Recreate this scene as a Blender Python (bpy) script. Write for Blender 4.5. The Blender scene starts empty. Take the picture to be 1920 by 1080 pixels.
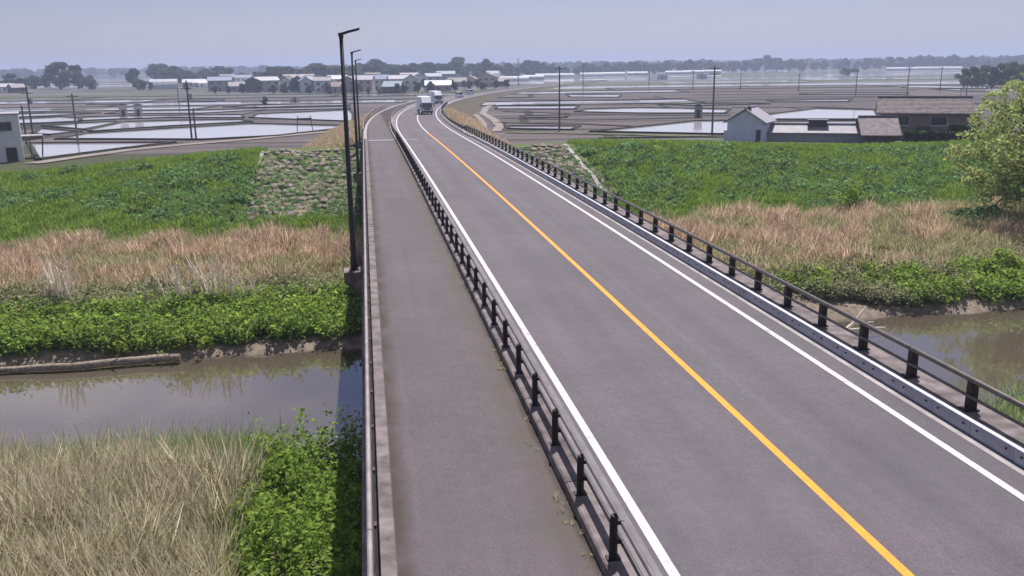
import bpy, math, random
import numpy as np
R = math.radians
rng = np.random.default_rng(7)
random.seed(7)
sc = bpy.context.scene
col = sc.collection

# ------------------------------------------------------------------ camera
F_PX, PITCH, YAW, ROLL, CAM_H = 1663.04, 0.2464, 0.1593, 0.0131, 7.1424
_cp, _sp, _cy, _sy = math.cos(PITCH), math.sin(PITCH), math.cos(YAW), math.sin(YAW)
FW = np.array([_sy*_cp, _cy*_cp, -_sp]); _rt = np.array([_cy, -_sy, 0.0]); _up = np.cross(_rt, FW)
_c, _s = math.cos(ROLL), math.sin(ROLL)
RT = _rt*_c - _up*_s; UP = _up*_c + _rt*_s
from mathutils import Matrix, Vector
cam_d = bpy.data.cameras.new('camera'); cam = bpy.data.objects.new('camera', cam_d); col.objects.link(cam)
cam_d.sensor_width = 36.0; cam_d.lens = 36.0*F_PX/1920.0
cam_d.clip_start = 0.2; cam_d.clip_end = 30000
cam.matrix_world = Matrix(((RT[0], UP[0], -FW[0], 0), (RT[1], UP[1], -FW[1], 0), (RT[2], UP[2], -FW[2], CAM_H), (0, 0, 0, 1)))
sc.camera = cam

# ------------------------------------------------------------------ world, sun, exposure
SUN_EL, SUN_AZ = R(61), R(20)          # azimuth clockwise from +Y (the road direction)
w = bpy.data.worlds.new('World'); sc.world = w; w.use_nodes = True
nt = w.node_tree; nt.nodes.clear()
sky = nt.nodes.new('ShaderNodeTexSky'); sky.sky_type = 'NISHITA'; sky.sun_disc = False
sky.sun_elevation = SUN_EL; sky.sun_rotation = SUN_AZ
sky.altitude = 20; sky.air_density = 1.0; sky.dust_density = 0.6; sky.ozone_density = 4.0
tint = nt.nodes.new('ShaderNodeMix'); tint.data_type = 'RGBA'; tint.blend_type = 'MULTIPLY'
tint.inputs['Factor'].default_value = 1.0
bg = nt.nodes.new('ShaderNodeBackground'); bg.inputs['Strength'].default_value = 0.0525
wo = nt.nodes.new('ShaderNodeOutputWorld')
nt.links.new(sky.outputs[0], tint.inputs['A']); tint.inputs['B'].default_value = (1.09, 0.95, 1.14, 1)
# thin broken cloud over the whole sky, thinning out in the haze near the horizon
tcw = nt.nodes.new('ShaderNodeTexCoord'); spw = nt.nodes.new('ShaderNodeSeparateXYZ'); nt.links.new(tcw.outputs['Generated'], spw.inputs[0])
zc = nt.nodes.new('ShaderNodeMath'); zc.operation = 'MAXIMUM'; zc.inputs[1].default_value = 0.04; nt.links.new(spw.outputs['Z'], zc.inputs[0])
dvx = nt.nodes.new('ShaderNodeVectorMath'); dvx.operation = 'DIVIDE'; nt.links.new(tcw.outputs['Generated'], dvx.inputs[0])
cz = nt.nodes.new('ShaderNodeCombineXYZ')
for k_ in range(3): nt.links.new(zc.outputs[0], cz.inputs[k_])
nt.links.new(cz.outputs[0], dvx.inputs[1])
cn = nt.nodes.new('ShaderNodeTexNoise'); cn.inputs['Scale'].default_value = 0.9; cn.inputs['Detail'].default_value = 6; nt.links.new(dvx.outputs[0], cn.inputs['Vector'])
c1 = nt.nodes.new('ShaderNodeMapRange'); c1.inputs[1].default_value = 0.42; c1.inputs[2].default_value = 0.68; c1.interpolation_type = 'SMOOTHSTEP'; nt.links.new(cn.outputs['Fac'], c1.inputs[0])
c2 = nt.nodes.new('ShaderNodeMapRange'); c2.inputs[1].default_value = 0.10; c2.inputs[2].default_value = 0.30; c2.inputs[4].default_value = 0.75; c2.interpolation_type = 'SMOOTHSTEP'; nt.links.new(spw.outputs['Z'], c2.inputs[0])
cm_ = nt.nodes.new('ShaderNodeMath'); cm_.operation = 'MULTIPLY'; nt.links.new(c1.outputs[0], cm_.inputs[0]); nt.links.new(c2.outputs[0], cm_.inputs[1])
cx_ = nt.nodes.new('ShaderNodeMix'); cx_.data_type = 'RGBA'; cx_.inputs['B'].default_value = (13.0, 12.6, 13.6, 1)
nt.links.new(cm_.outputs[0], cx_.inputs['Factor']); nt.links.new(tint.outputs['Result'], cx_.inputs['A'])
nt.links.new(cx_.outputs['Result'], bg.inputs['Color']); nt.links.new(bg.outputs[0], wo.inputs['Surface'])
sun_d = bpy.data.lights.new('sun', 'SUN'); sun_d.energy = 4.8; sun_d.angle = R(0.6); sun_d.color = (1.0, 0.94, 0.92)
sun = bpy.data.objects.new('sun', sun_d); col.objects.link(sun); sun.location = (60, 90, 200)
_sd = Vector((math.sin(SUN_AZ)*math.cos(SUN_EL), math.cos(SUN_AZ)*math.cos(SUN_EL), math.sin(SUN_EL)))
sun.rotation_euler = _sd.to_track_quat('Z', 'Y').to_euler()
sc.view_settings.view_transform = 'Standard'; sc.view_settings.look = 'None'
sc.view_settings.gamma = 1.0; sc.view_settings.exposure = 0.48
sc.cycles.max_bounces = 8; sc.cycles.transparent_max_bounces = 8; sc.cycles.volume_bounces = 1
sc.cycles.use_denoising = True

def at(px, py, z):
    """ground point of the plane z that the photograph shows at px, py (1920 x 1080)"""
    d = FW + RT*(px-960)/F_PX - UP*(py-540)/F_PX
    t = (z-CAM_H)/d[2]
    return np.array([d[0]*t, d[1]*t, z])
def depth(p): return float((np.array(p)-np.array([0, 0, CAM_H])) @ FW)

# ------------------------------------------------------------------ materials
MATS = {}
def mat(name, color, rough=0.8, metal=0.0, var=0.15, scale=4.0, detail=6, color2=None, bump=0.0, bump_scale=30.0,
        rnd=0.0, spec=0.3, translucent=0.0, coords='Object', stretch=None, hue=0.0, island=0.0):
    m = bpy.data.materials.new(name); m.use_nodes = True
    n = m.node_tree.nodes; l = m.node_tree.links
    b = n['Principled BSDF']; out = n['Material Output']
    b.inputs['Roughness'].default_value = rough; b.inputs['Metallic'].default_value = metal
    b.inputs['Specular IOR Level'].default_value = spec
    if coords == 'World':
        g = n.new('ShaderNodeNewGeometry'); vec = g.outputs['Position']
    else:
        tc = n.new('ShaderNodeTexCoord'); vec = tc.outputs['Object']
    if stretch:
        mp = n.new('ShaderNodeMapping'); mp.inputs['Scale'].default_value = stretch
        l.new(vec, mp.inputs['Vector']); vec = mp.outputs[0]
    nz = n.new('ShaderNodeTexNoise'); nz.inputs['Scale'].default_value = scale; nz.inputs['Detail'].default_value = detail
    l.new(vec, nz.inputs['Vector'])
    mix = n.new('ShaderNodeMix'); mix.data_type = 'RGBA'
    c1 = tuple(max(0, c*(1-var)) for c in color); c2 = color2 or tuple(c*(1+var) for c in color)
    mix.inputs['A'].default_value = (*c1, 1); mix.inputs['B'].default_value = (*c2, 1)
    rp = n.new('ShaderNodeMapRange'); rp.inputs[1].default_value = 0.3; rp.inputs[2].default_value = 0.7
    l.new(nz.outputs['Fac'], rp.inputs[0]); l.new(rp.outputs[0], mix.inputs['Factor'])
    res = mix.outputs['Result']
    if rnd or hue:
        oi = n.new('ShaderNodeObjectInfo')
        hsv = n.new('ShaderNodeHueSaturation')
        mv = n.new('ShaderNodeMapRange'); mv.inputs[3].default_value = 1-rnd; mv.inputs[4].default_value = 1+rnd
        l.new(oi.outputs['Random'], mv.inputs[0]); vv = mv.outputs[0]
        if island:
            gi = n.new('ShaderNodeNewGeometry'); mi = n.new('ShaderNodeMapRange'); mi.inputs[3].default_value = 1-island; mi.inputs[4].default_value = 1+island
            l.new(gi.outputs['Random Per Island'], mi.inputs[0]); mm = n.new('ShaderNodeMath'); mm.operation = 'MULTIPLY'
            l.new(vv, mm.inputs[0]); l.new(mi.outputs[0], mm.inputs[1]); vv = mm.outputs[0]
        l.new(vv, hsv.inputs['Value'])
        if hue:
            ml = n.new('ShaderNodeMath'); ml.operation = 'MULTIPLY'; ml.inputs[1].default_value = 7.31
            fr = n.new('ShaderNodeMath'); fr.operation = 'FRACT'
            mh = n.new('ShaderNodeMapRange'); mh.inputs[3].default_value = 0.5-hue; mh.inputs[4].default_value = 0.5+hue
            l.new(oi.outputs['Random'], ml.inputs[0]); l.new(ml.outputs[0], fr.inputs[0]); l.new(fr.outputs[0], mh.inputs[0])
            l.new(mh.outputs[0], hsv.inputs['Hue'])
        l.new(res, hsv.inputs['Color']); res = hsv.outputs['Color']
    l.new(res, b.inputs['Base Color'])
    if bump:
        nb = n.new('ShaderNodeTexNoise'); nb.inputs['Scale'].default_value = bump_scale; nb.inputs['Detail'].default_value = 4
        l.new(vec, nb.inputs['Vector'])
        bp = n.new('ShaderNodeBump'); bp.inputs['Strength'].default_value = bump; bp.inputs['Distance'].default_value = 0.05
        l.new(nb.outputs['Fac'], bp.inputs['Height']); l.new(bp.outputs['Normal'], b.inputs['Normal'])
    if translucent:
        tr = n.new('ShaderNodeBsdfTranslucent'); l.new(res, tr.inputs['Color'])
        ms = n.new('ShaderNodeMixShader'); ms.inputs['Fac'].default_value = translucent
        l.new(b.outputs[0], ms.inputs[1]); l.new(tr.outputs[0], ms.inputs[2]); l.new(ms.outputs[0], out.inputs['Surface'])
    MATS[name] = m
    return m

def asphalt(name, base, fine, dirt_edges, tracks=False):
    """worn asphalt: aggregate speckle, broad patches, wheel-track polish along the road, tar cracks, dirt beside the kerbs"""
    m = bpy.data.materials.new(name); m.use_nodes = True
    n = m.node_tree.nodes; l = m.node_tree.links; b = n['Principled BSDF']
    b.inputs['Roughness'].default_value = 0.85; b.inputs['Specular IOR Level'].default_value = 0.25
    g = n.new('ShaderNodeNewGeometry'); pos = g.outputs['Position']
    def noise(sc_, det=4, stretch=None, rough=0.55):
        v = pos
        if stretch:
            mp = n.new('ShaderNodeMapping'); mp.inputs['Scale'].default_value = stretch; l.new(v, mp.inputs['Vector']); v = mp.outputs[0]
        z = n.new('ShaderNodeTexNoise'); z.inputs['Scale'].default_value = sc_; z.inputs['Detail'].default_value = det
        z.inputs['Roughness'].default_value = rough
        l.new(v, z.inputs['Vector']); return z.outputs['Fac']
    def rng_(x, a, bb, c, d):
        r = n.new('ShaderNodeMapRange'); r.inputs[1].default_value = a; r.inputs[2].default_value = bb
        r.inputs[3].default_value = c; r.inputs[4].default_value = d; l.new(x, r.inputs[0]); return r.outputs[0]
    def mul(a, bb):
        q = n.new('ShaderNodeMath'); q.operation = 'MULTIPLY'; l.new(a, q.inputs[0]); l.new(bb, q.inputs[1]); return q.outputs[0]
    v = rng_(noise(34, 2), 0.3, 0.7, 1-fine, 1+fine); v = mul(v, rng_(noise(9, 3), 0.3, 0.7, 0.95, 1.05))
    v = mul(v, rng_(noise(0.25, 5), 0.3, 0.7, 0.9, 1.1))
    v = mul(v, rng_(noise(1.0, 4, (2.2, 0.05, 1)), 0.3, 0.7, 0.93, 1.07))       # streaks along the travel direction
    v = mul(v, rng_(noise(3.0, 4), 0.35, 0.65, 0.96, 1.04))
    vo = n.new('ShaderNodeTexVoronoi'); vo.feature = 'DISTANCE_TO_EDGE'; vo.inputs['Scale'].default_value = 0.16
    wp = n.new('ShaderNodeTexNoise'); wp.inputs['Scale'].default_value = 0.9; wp.inputs['Detail'].default_value = 5
    l.new(pos, wp.inputs['Vector'])
    ad = n.new('ShaderNodeVectorMath'); ad.operation = 'MULTIPLY_ADD'; ad.inputs[1].default_value = (1.6, 1.6, 0)
    l.new(wp.outputs['Color'], ad.inputs[0]); l.new(pos, ad.inputs[2]); l.new(ad.outputs[0], vo.inputs['Vector'])
    if tracks:      # tyre-polished bands, two to a lane, and an oil-darkened strip between them
        sx = n.new('ShaderNodeSeparateXYZ'); l.new(pos, sx.inputs[0])
        for cxx, wdt, gain in ((4.95, .28, 1.05), (6.55, .28, 1.05), (8.05, .28, 1.05), (9.7, .28, 1.05), (5.75, .35, .95), (8.9, .35, .95)):
            su = n.new('ShaderNodeMath'); su.operation = 'SUBTRACT'; su.inputs[1].default_value = cxx; l.new(sx.outputs['X'], su.inputs[0])
            ab = n.new('ShaderNodeMath'); ab.operation = 'ABSOLUTE'; l.new(su.outputs[0], ab.inputs[0])
            v = mul(v, rng_(ab.outputs[0], 0.0, wdt*1.8, gain, 1.0))
    crack = rng_(vo.outputs['Distance'], 0.0, 0.002, 0.95, 1.0)
    v = mul(v, crack)
    hs = n.new('ShaderNodeMix'); hs.data_type = 'RGBA'; hs.blend_type = 'MULTIPLY'; hs.inputs['Factor'].default_value = 1
    tone = n.new('ShaderNodeMix'); tone.data_type = 'RGBA'
    tone.inputs['A'].default_value = (*base[0], 1); tone.inputs['B'].default_value = (*base[1], 1)
    l.new(rng_(noise(0.35, 4), 0.4, 0.62, 0, 1), tone.inputs['Factor'])
    l.new(tone.outputs['Result'], hs.inputs['A'])
    cmb = n.new('ShaderNodeCombineColor')
    for k in range(3): l.new(v, cmb.inputs[k])
    l.new(cmb.outputs[0], hs.inputs['B'])
    res = hs.outputs['Result']
    sp = n.new('ShaderNodeSeparateXYZ'); l.new(pos, sp.inputs[0])
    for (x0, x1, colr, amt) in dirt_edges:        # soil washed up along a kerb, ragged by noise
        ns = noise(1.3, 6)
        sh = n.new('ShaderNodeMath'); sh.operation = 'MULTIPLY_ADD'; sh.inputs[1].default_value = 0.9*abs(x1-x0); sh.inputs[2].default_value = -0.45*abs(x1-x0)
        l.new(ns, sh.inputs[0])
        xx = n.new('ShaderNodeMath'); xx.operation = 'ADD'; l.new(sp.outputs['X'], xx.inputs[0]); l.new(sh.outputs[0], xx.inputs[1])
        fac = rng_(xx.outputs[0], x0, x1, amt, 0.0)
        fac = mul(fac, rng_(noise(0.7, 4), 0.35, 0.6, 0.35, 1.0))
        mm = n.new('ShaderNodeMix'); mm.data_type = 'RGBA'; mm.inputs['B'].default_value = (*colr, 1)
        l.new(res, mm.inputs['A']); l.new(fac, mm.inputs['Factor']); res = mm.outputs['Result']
    l.new(res, b.inputs['Base Color'])
    bp = n.new('ShaderNodeBump'); bp.inputs['Strength'].default_value = 0.35; bp.inputs['Distance'].default_value = 0.01
    l.new(noise(70, 3), bp.inputs['Height']); l.new(bp.outputs['Normal'], b.inputs['Normal'])
    MATS[name] = m; return m

def paint(name, colr, under):
    m = mat(name, colr, 0.65, var=0.08, scale=6, coords='World'); n = m.node_tree.nodes; l = m.node_tree.links; b = n['Principled BSDF']
    src = b.inputs['Base Color'].links[0].from_socket; g = n.new('ShaderNodeNewGeometry')
    fac = None
    for sc_, det, lo, hi, a0 in ((26, 6, .30, .40, .75), (2.2, 5, .28, .40, .55)):
        z = n.new('ShaderNodeTexNoise'); z.inputs['Scale'].default_value = sc_; z.inputs['Detail'].default_value = det; l.new(g.outputs['Position'], z.inputs['Vector'])
        r = n.new('ShaderNodeMapRange'); r.inputs[1].default_value = lo; r.inputs[2].default_value = hi; r.inputs[3].default_value = a0; r.inputs[4].default_value = 0; l.new(z.outputs['Fac'], r.inputs[0])
        if fac is None: fac = r.outputs[0]
        else:
            q = n.new('ShaderNodeMath'); q.operation = 'MAXIMUM'; l.new(fac, q.inputs[0]); l.new(r.outputs[0], q.inputs[1]); fac = q.outputs[0]
    mx = n.new('ShaderNodeMix'); mx.data_type = 'RGBA'; mx.inputs['B'].default_value = (*under, 1); l.new(src, mx.inputs['A']); l.new(fac, mx.inputs['Factor']); l.new(mx.outputs['Result'], b.inputs['Base Color'])
def water(name, base, rough, bump_scale, bump, ior=1.33):
    m = bpy.data.materials.new(name); m.use_nodes = True
    n = m.node_tree.nodes; l = m.node_tree.links; b = n['Principled BSDF']
    b.inputs['Base Color'].default_value = (*base, 1); b.inputs['Roughness'].default_value = rough
    b.inputs['IOR'].default_value = ior; b.inputs['Specular IOR Level'].default_value = 0.5
    g = n.new('ShaderNodeNewGeometry')
    nz = n.new('ShaderNodeTexNoise'); nz.inputs['Scale'].default_value = bump_scale; nz.inputs['Detail'].default_value = 3
    l.new(g.outputs['Position'], nz.inputs['Vector'])
    bp = n.new('ShaderNodeBump'); bp.inputs['Strength'].default_value = bump; bp.inputs['Distance'].default_value = 0.05
    l.new(nz.outputs['Fac'], bp.inputs['Height']); l.new(bp.outputs['Normal'], b.inputs['Normal'])
    n2 = n.new('ShaderNodeTexNoise'); n2.inputs['Scale'].default_value = 0.12; l.new(g.outputs['Position'], n2.inputs['Vector'])
    mr = n.new('ShaderNodeMapRange'); mr.inputs[1].default_value = .4; mr.inputs[2].default_value = .65
    mr.inputs[3].default_value = rough*.6; mr.inputs[4].default_value = rough*2.2
    l.new(n2.outputs['Fac'], mr.inputs[0]); l.new(mr.outputs[0], b.inputs['Roughness'])
    MATS[name] = m; return m

asphalt('road_asphalt', ((0.112, 0.096, 0.107), (0.104, 0.096, 0.104)), 0.2, [], tracks=True)
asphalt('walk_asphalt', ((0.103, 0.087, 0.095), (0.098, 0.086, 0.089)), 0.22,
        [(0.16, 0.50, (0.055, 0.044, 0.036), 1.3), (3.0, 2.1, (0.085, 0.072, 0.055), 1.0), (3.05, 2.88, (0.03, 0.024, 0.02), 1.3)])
paint('white_paint', (0.55, 0.515, 0.55), (0.13, 0.115, 0.125))
paint('yellow_paint', (0.80, 0.29, 0.018), (0.25, 0.14, 0.08))
mat('concrete', (0.34, 0.31, 0.30), 0.9, var=0.28, scale=1.6, color2=(0.42, 0.39, 0.38), bump=0.3, coords='World')
mat('kerb_concrete', (0.14, 0.118, 0.112), 0.9, var=0.45, scale=2.5, color2=(0.235, 0.20, 0.195), bump=0.4, coords='World')
mat('gutter_concrete', (0.17, 0.158, 0.168), 0.85, var=0.2, scale=2, coords='World')
mat('brown_steel', (0.013, 0.008, 0.008), 0.6, var=0.3, scale=5, spec=0.4)
mat('rail_steel', (0.11, 0.095, 0.085), 0.38, metal=0.5, var=0.25, scale=4, spec=0.5, coords='World')
mat('fence_rail', (0.13, 0.112, 0.108), 0.55, metal=0.1, var=0.25, scale=3, spec=0.4, coords='World')
mat('pale_rail', (0.24, 0.21, 0.205), 0.6, metal=0.1, var=0.25, scale=3, spec=0.5, coords='World')
mat('galvanised', (0.32, 0.34, 0.40), 0.45, metal=0.35, var=0.15, scale=3, coords='World')
mat('galv_top', (0.62, 0.64, 0.72), 0.4, metal=0.2, var=0.1, scale=3, coords='World')  # lighter copy of galvanised: flange's sunlit top painted in; also pale joint steel
mat('dark_bolt', (0.03, 0.03, 0.035), 0.5, metal=0.4)
mat('lamp_steel', (0.020, 0.016, 0.018), 0.45, var=0.2, spec=0.4)
mat('lamp_lens', (0.5, 0.5, 0.52), 0.3)
mat('slot_shade', (0.025, 0.02, 0.02), 0.95, var=0.4, scale=3, coords='World')  # near-black colour that paints in the shade of the railing slot
mat('soil', (0.13, 0.10, 0.07), 0.95, var=0.3, scale=0.6, color2=(0.17, 0.14, 0.09), bump=0.5, bump_scale=3, coords='World')
mat('bank_mud', (0.20, 0.16, 0.12), 0.8, var=0.35, scale=1.5, color2=(0.30, 0.25, 0.20), bump=0.6, bump_scale=4, coords='World')
mat('bund_grass', (0.022, 0.023, 0.015), 0.95, var=0.4, scale=0.5, color2=(0.045, 0.043, 0.028), bump=0.5, bump_scale=4, coords='World')
mat('embankment_grass', (0.115, 0.08, 0.052), 0.95, var=0.35, scale=0.35, color2=(0.075, 0.075, 0.038), bump=0.6, bump_scale=3, coords='World')
mat('verge_green', (0.075, 0.095, 0.035), 0.95, var=0.35, scale=0.6, color2=(0.13, 0.14, 0.06), coords='World')
mat('dirt_track', (0.22, 0.19, 0.165), 0.95, var=0.2, scale=0.8, coords='World')
mat('revetment_stone', (0.17, 0.14, 0.12), 0.9, var=0.3, scale=3, color2=(0.25, 0.21, 0.185), bump=0.4, rnd=0.22)
mat('log_bark', (0.20, 0.16, 0.12), 0.95, var=0.35, scale=6, color2=(0.38, 0.33, 0.26), bump=0.5)
mat('dead_wood', (0.80, 0.71, 0.58), 0.9, var=0.2, scale=8)
mat('bark', (0.045, 0.035, 0.028), 0.95, var=0.35, scale=6, bump=0.5)
for nm, c, c2, tr in (('leaf_weed', (0.115, 0.215, 0.078), (0.22, 0.345, 0.12), .5), ('leaf_bush', (0.16, 0.31, 0.05), (0.32, 0.49, 0.085), .5), ('leaf_grass', (0.17, 0.28, 0.045), (0.27, 0.38, 0.07), .5),
                      ('leaf_shrub', (0.17, 0.27, 0.045), (0.31, 0.42, 0.075), .5), ('leaf_dull', (0.24, 0.26, 0.13), (0.36, 0.36, 0.20), .45),
                      ('leaf_tree', (0.19, 0.25, 0.085), (0.36, 0.42, 0.15), .45), ('leaf_far', (0.055, 0.080, 0.050), (0.095, 0.12, 0.07), .3),
                      ('leaf_far_pale', (0.10, 0.13, 0.07), (0.14, 0.17, 0.09), .3), ('leaf_hedge', (0.03, 0.06, 0.02), (0.07, 0.12, 0.03), .2),
                      ('reed_rust', (0.46, 0.345, 0.225), (0.70, 0.55, 0.39), .5), ('reed_tan', (0.42, 0.38, 0.255), (0.62, 0.565, 0.40), .5),
                      ('reed_olive', (0.36, 0.34, 0.17), (0.50, 0.46, 0.26), .5), ('reed_green', (0.24, 0.32, 0.12), (0.36, 0.42, 0.18), .5)):
    mat(nm, c, 0.75, var=0.0, color2=c2, scale=2.2, rnd=0.26, hue=0.016, translucent=tr, spec=0.2, island=0.38 if 'far' not in nm else .25)
mat('dry_field_brown', (0.058, 0.049, 0.047), 0.95, var=0.25, scale=0.12, stretch=(0.25, 3.0, 1.0), color2=(0.13, 0.108, 0.104), coords='World', rnd=0.15)
mat('dry_field_grey', (0.058, 0.060, 0.050), 0.95, var=0.25, scale=0.12, stretch=(0.25, 3.0, 1.0), color2=(0.15, 0.15, 0.13), coords='World', rnd=0.15)
mat('dry_field_green', (0.05, 0.065, 0.025), 0.95, var=0.25, scale=0.12, stretch=(0.25, 3.0, 1.0), color2=(0.09, 0.105, 0.04), coords='World', rnd=0.15)
mat('roof_old_tile', (0.12, 0.098, 0.095), 0.7, var=0.35, scale=1.6, color2=(0.20, 0.17, 0.165), bump=0.4, bump_scale=8)
mat('roof_tin', (0.22, 0.21, 0.225), 0.6, var=0.2, scale=1.2)
mat('wall_white', (0.62, 0.61, 0.63), 0.8, var=0.08, scale=1)
mat('wall_cream', (0.50, 0.46, 0.40), 0.85, var=0.1, scale=1)
mat('wall_grey', (0.32, 0.31, 0.33), 0.85, var=0.1, scale=1)
mat('wall_blue', (0.58, 0.62, 0.72), 0.8, var=0.08, scale=1)
mat('wall_brown', (0.20, 0.14, 0.12), 0.85, var=0.2, scale=2)
mat('wall_dark', (0.10, 0.085, 0.095), 0.85, var=0.2, scale=2)
mat('wall_pink', (0.42, 0.34, 0.35), 0.85, var=0.1, scale=1)
for nm, c in (('roof_slate', (0.19, 0.17, 0.18)), ('roof_dark', (0.09, 0.085, 0.10)), ('roof_blue', (0.20, 0.24, 0.33)), ('roof_white', (0.55, 0.55, 0.58)),
              ('roof_brown', (0.17, 0.12, 0.10)), ('roof_teal', (0.18, 0.27, 0.29)), ('roof_pale', (0.32, 0.31, 0.34))):
    mat(nm, c, 0.6, var=0.22, scale=2.5, bump=0.25, bump_scale=12, spec=0.4)
mat('glass', (0.03, 0.035, 0.045), 0.12, var=0.1, spec=0.6)
mat('window_frame', (0.5, 0.5, 0.52), 0.5)
mat('vinyl', (0.40, 0.41, 0.44), 0.55, var=0.1, scale=0.5)
mat('dark_wood', (0.06, 0.05, 0.045), 0.9, var=0.25, scale=4)
mat('pole_concrete', (0.12, 0.11, 0.11), 0.9, var=0.15, scale=2)
mat('truck_white', (0.78, 0.79, 0.82), 0.35, var=0.03, spec=0.5)
mat('truck_silver', (0.42, 0.44, 0.45), 0.35, metal=0.3, var=0.05)
mat('rubber', (0.02, 0.02, 0.02), 0.85)
mat('headlight_glass', (0.75, 0.76, 0.78), 0.15, spec=0.6)
mat('plate_green', (0.05, 0.22, 0.12), 0.5)
mat('plate_yellow', (0.7, 0.55, 0.08), 0.5)
water('river_water', (0.085, 0.070, 0.050), 0.03, 2.2, 0.04, 2.3)
water('paddy_water', (0.50, 0.48, 0.49), 0.05, 3.0, 0.015, 1.9)

# ------------------------------------------------------------------ mesh helpers
def mesh_np(name, v, faces):
    """v (n,3); faces a list of index arrays or an (m,k) array"""
    me = bpy.data.meshes.new(name); v = np.asarray(v, dtype=np.float32)
    if isinstance(faces, np.ndarray):
        m, k = faces.shape
        me.vertices.add(len(v)); me.vertices.foreach_set('co', v.ravel())
        me.loops.add(m*k); me.loops.foreach_set('vertex_index', faces.astype(np.int32).ravel())
        me.polygons.add(m); me.polygons.foreach_set('loop_start', np.arange(0, m*k, k, dtype=np.int32))
        me.update(calc_edges=True)
    else:
        me.from_pydata(v.tolist(), [], [list(f) for f in faces]); me.update()
    return me
class MB:
    def __init__(s): s.v = []; s.f = []
    def add(s, v, f):
        o = len(s.v); s.v += [tuple(map(float, p)) for p in v]; s.f += [tuple(o+i for i in q) for q in f]; return s
    def box(s, x0, x1, y0, y1, z0, z1, tx=0.0, ty=0.0):
        v = [(x0, y0, z0), (x1, y0, z0), (x1, y1, z0), (x0, y1, z0), (x0+tx, y0+ty, z1), (x1-tx, y0+ty, z1), (x1-tx, y1-ty, z1), (x0+tx, y1-ty, z1)]
        return s.add(v, [(0, 3, 2, 1), (4, 5, 6, 7), (0, 1, 5, 4), (1, 2, 6, 5), (2, 3, 7, 6), (3, 0, 4, 7)])
    def cbox(s, c, hx, hy, hz, b=0.0):
        """centred box with chamfered vertical and top edges when b is given"""
        x, y, z = c
        if not b: return s.box(x-hx, x+hx, y-hy, y+hy, z-hz, z+hz)
        ring = [(hx, hy-b), (hx-b, hy), (-hx+b, hy), (-hx, hy-b), (-hx, -hy+b), (-hx+b, -hy), (hx-b, -hy), (hx, -hy+b)]
        v = [(x+p, y+q, z-hz) for p, q in ring] + [(x+p, y+q, z+hz-b) for p, q in ring]
        v += [(x+p*(hx-b)/hx, y+q*(hy-b)/hy, z+hz) for p, q in ring]
        f = [tuple(reversed(range(8))), tuple(range(16, 24))]
        for k in range(2):
            for i in range(8): j = (i+1) % 8; f.append((k*8+i, k*8+j, k*8+8+j, k*8+8+i))
        return s.add(v, f)
    def tube(s, pts, rad, n=8, cap=True):
        pts = [np.array(p, float) for p in pts]; rad = rad if hasattr(rad, '__len__') else [rad]*len(pts)
        vs = []; fs = []
        for i, p in enumerate(pts):
            t = pts[min(i+1, len(pts)-1)]-pts[max(i-1, 0)]; t = t/(np.linalg.norm(t)+1e-9)
            a = np.cross(t, (0, 0, 1) if abs(t[2]) < .9 else (1, 0, 0)); a /= np.linalg.norm(a); b = np.cross(t, a)
            for k in range(n):
                q = 2*math.pi*k/n; vs.append(p+rad[i]*(a*math.cos(q)+b*math.sin(q)))
        for i in range(len(pts)-1):
            for k in range(n): j = (k+1) % n; fs.append((i*n+k, i*n+j, (i+1)*n+j, (i+1)*n+k))
        if cap: fs += [tuple(reversed(range(n))), tuple(range((len(pts)-1)*n, len(pts)*n))]
        return s.add(vs, fs)
    def prism(s, poly, y0, y1, axis='y'):
        """extrude polygon (a,b) along an axis: y -> (a,y,b)"""
        n = len(poly)
        mk = {'y': lambda a, b, t: (a, t, b), 'x': lambda a, b, t: (t, a, b), 'z': lambda a, b, t: (a, b, t)}[axis]
        v = [mk(a, b, y0) for a, b in poly]+[mk(a, b, y1) for a, b in poly]
        f = [tuple(range(n)), tuple(reversed(range(n, 2*n)))]+[(i, i+n, (i+1) % n+n, (i+1) % n) for i in range(n)]
        return s.add(v, f)
    def mesh(s, name): 
        me = bpy.data.meshes.new(name); me.from_pydata(s.v, [], s.f); me.update()
        import bmesh
        bm = bmesh.new(); bm.from_mesh(me); bmesh.ops.recalc_face_normals(bm, faces=bm.faces); bm.to_mesh(me); bm.free()
        return me
    def obj(s, name, m, parent=None, loc=None, rot=None):
        return link(name, s.mesh(name), m, parent, loc, rot)
def link(name, me, m, parent=None, loc=None, rot=None):
    if m is not None and len(me.materials) == 0: me.materials.append(MATS[m])
    o = bpy.data.objects.new(name, me); col.objects.link(o)
    if parent is not None: o.parent = parent
    if loc is not None: o.location = loc
    if rot is not None: o.rotation_euler = rot
    return o
def smooth(o):
    o.data.polygons.foreach_set('use_smooth', [len(p.vertices) == 4 for p in o.data.polygons]); return o
def tag(o, label, cat, group=None):
    o['label'] = label; o['category'] = cat
    if group: o['group'] = group
    return o
def empty(name, loc, rz=0.0):
    o = bpy.data.objects.new(name, None); col.objects.link(o); o.location = loc; o.rotation_euler = (0, 0, rz); o.empty_display_size = .3
    return o
def structure(o): o['kind'] = 'structure'; return o
def stuff(o, label=None, cat=None):
    o['kind'] = 'stuff'
    if label: o['label'] = label; o['category'] = cat
    return o
def copy_tree(o, parent=None):
    c = o.copy(); col.objects.link(c); c.parent = parent
    for ch in o.children: copy_tree(ch, c)
    return c

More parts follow.
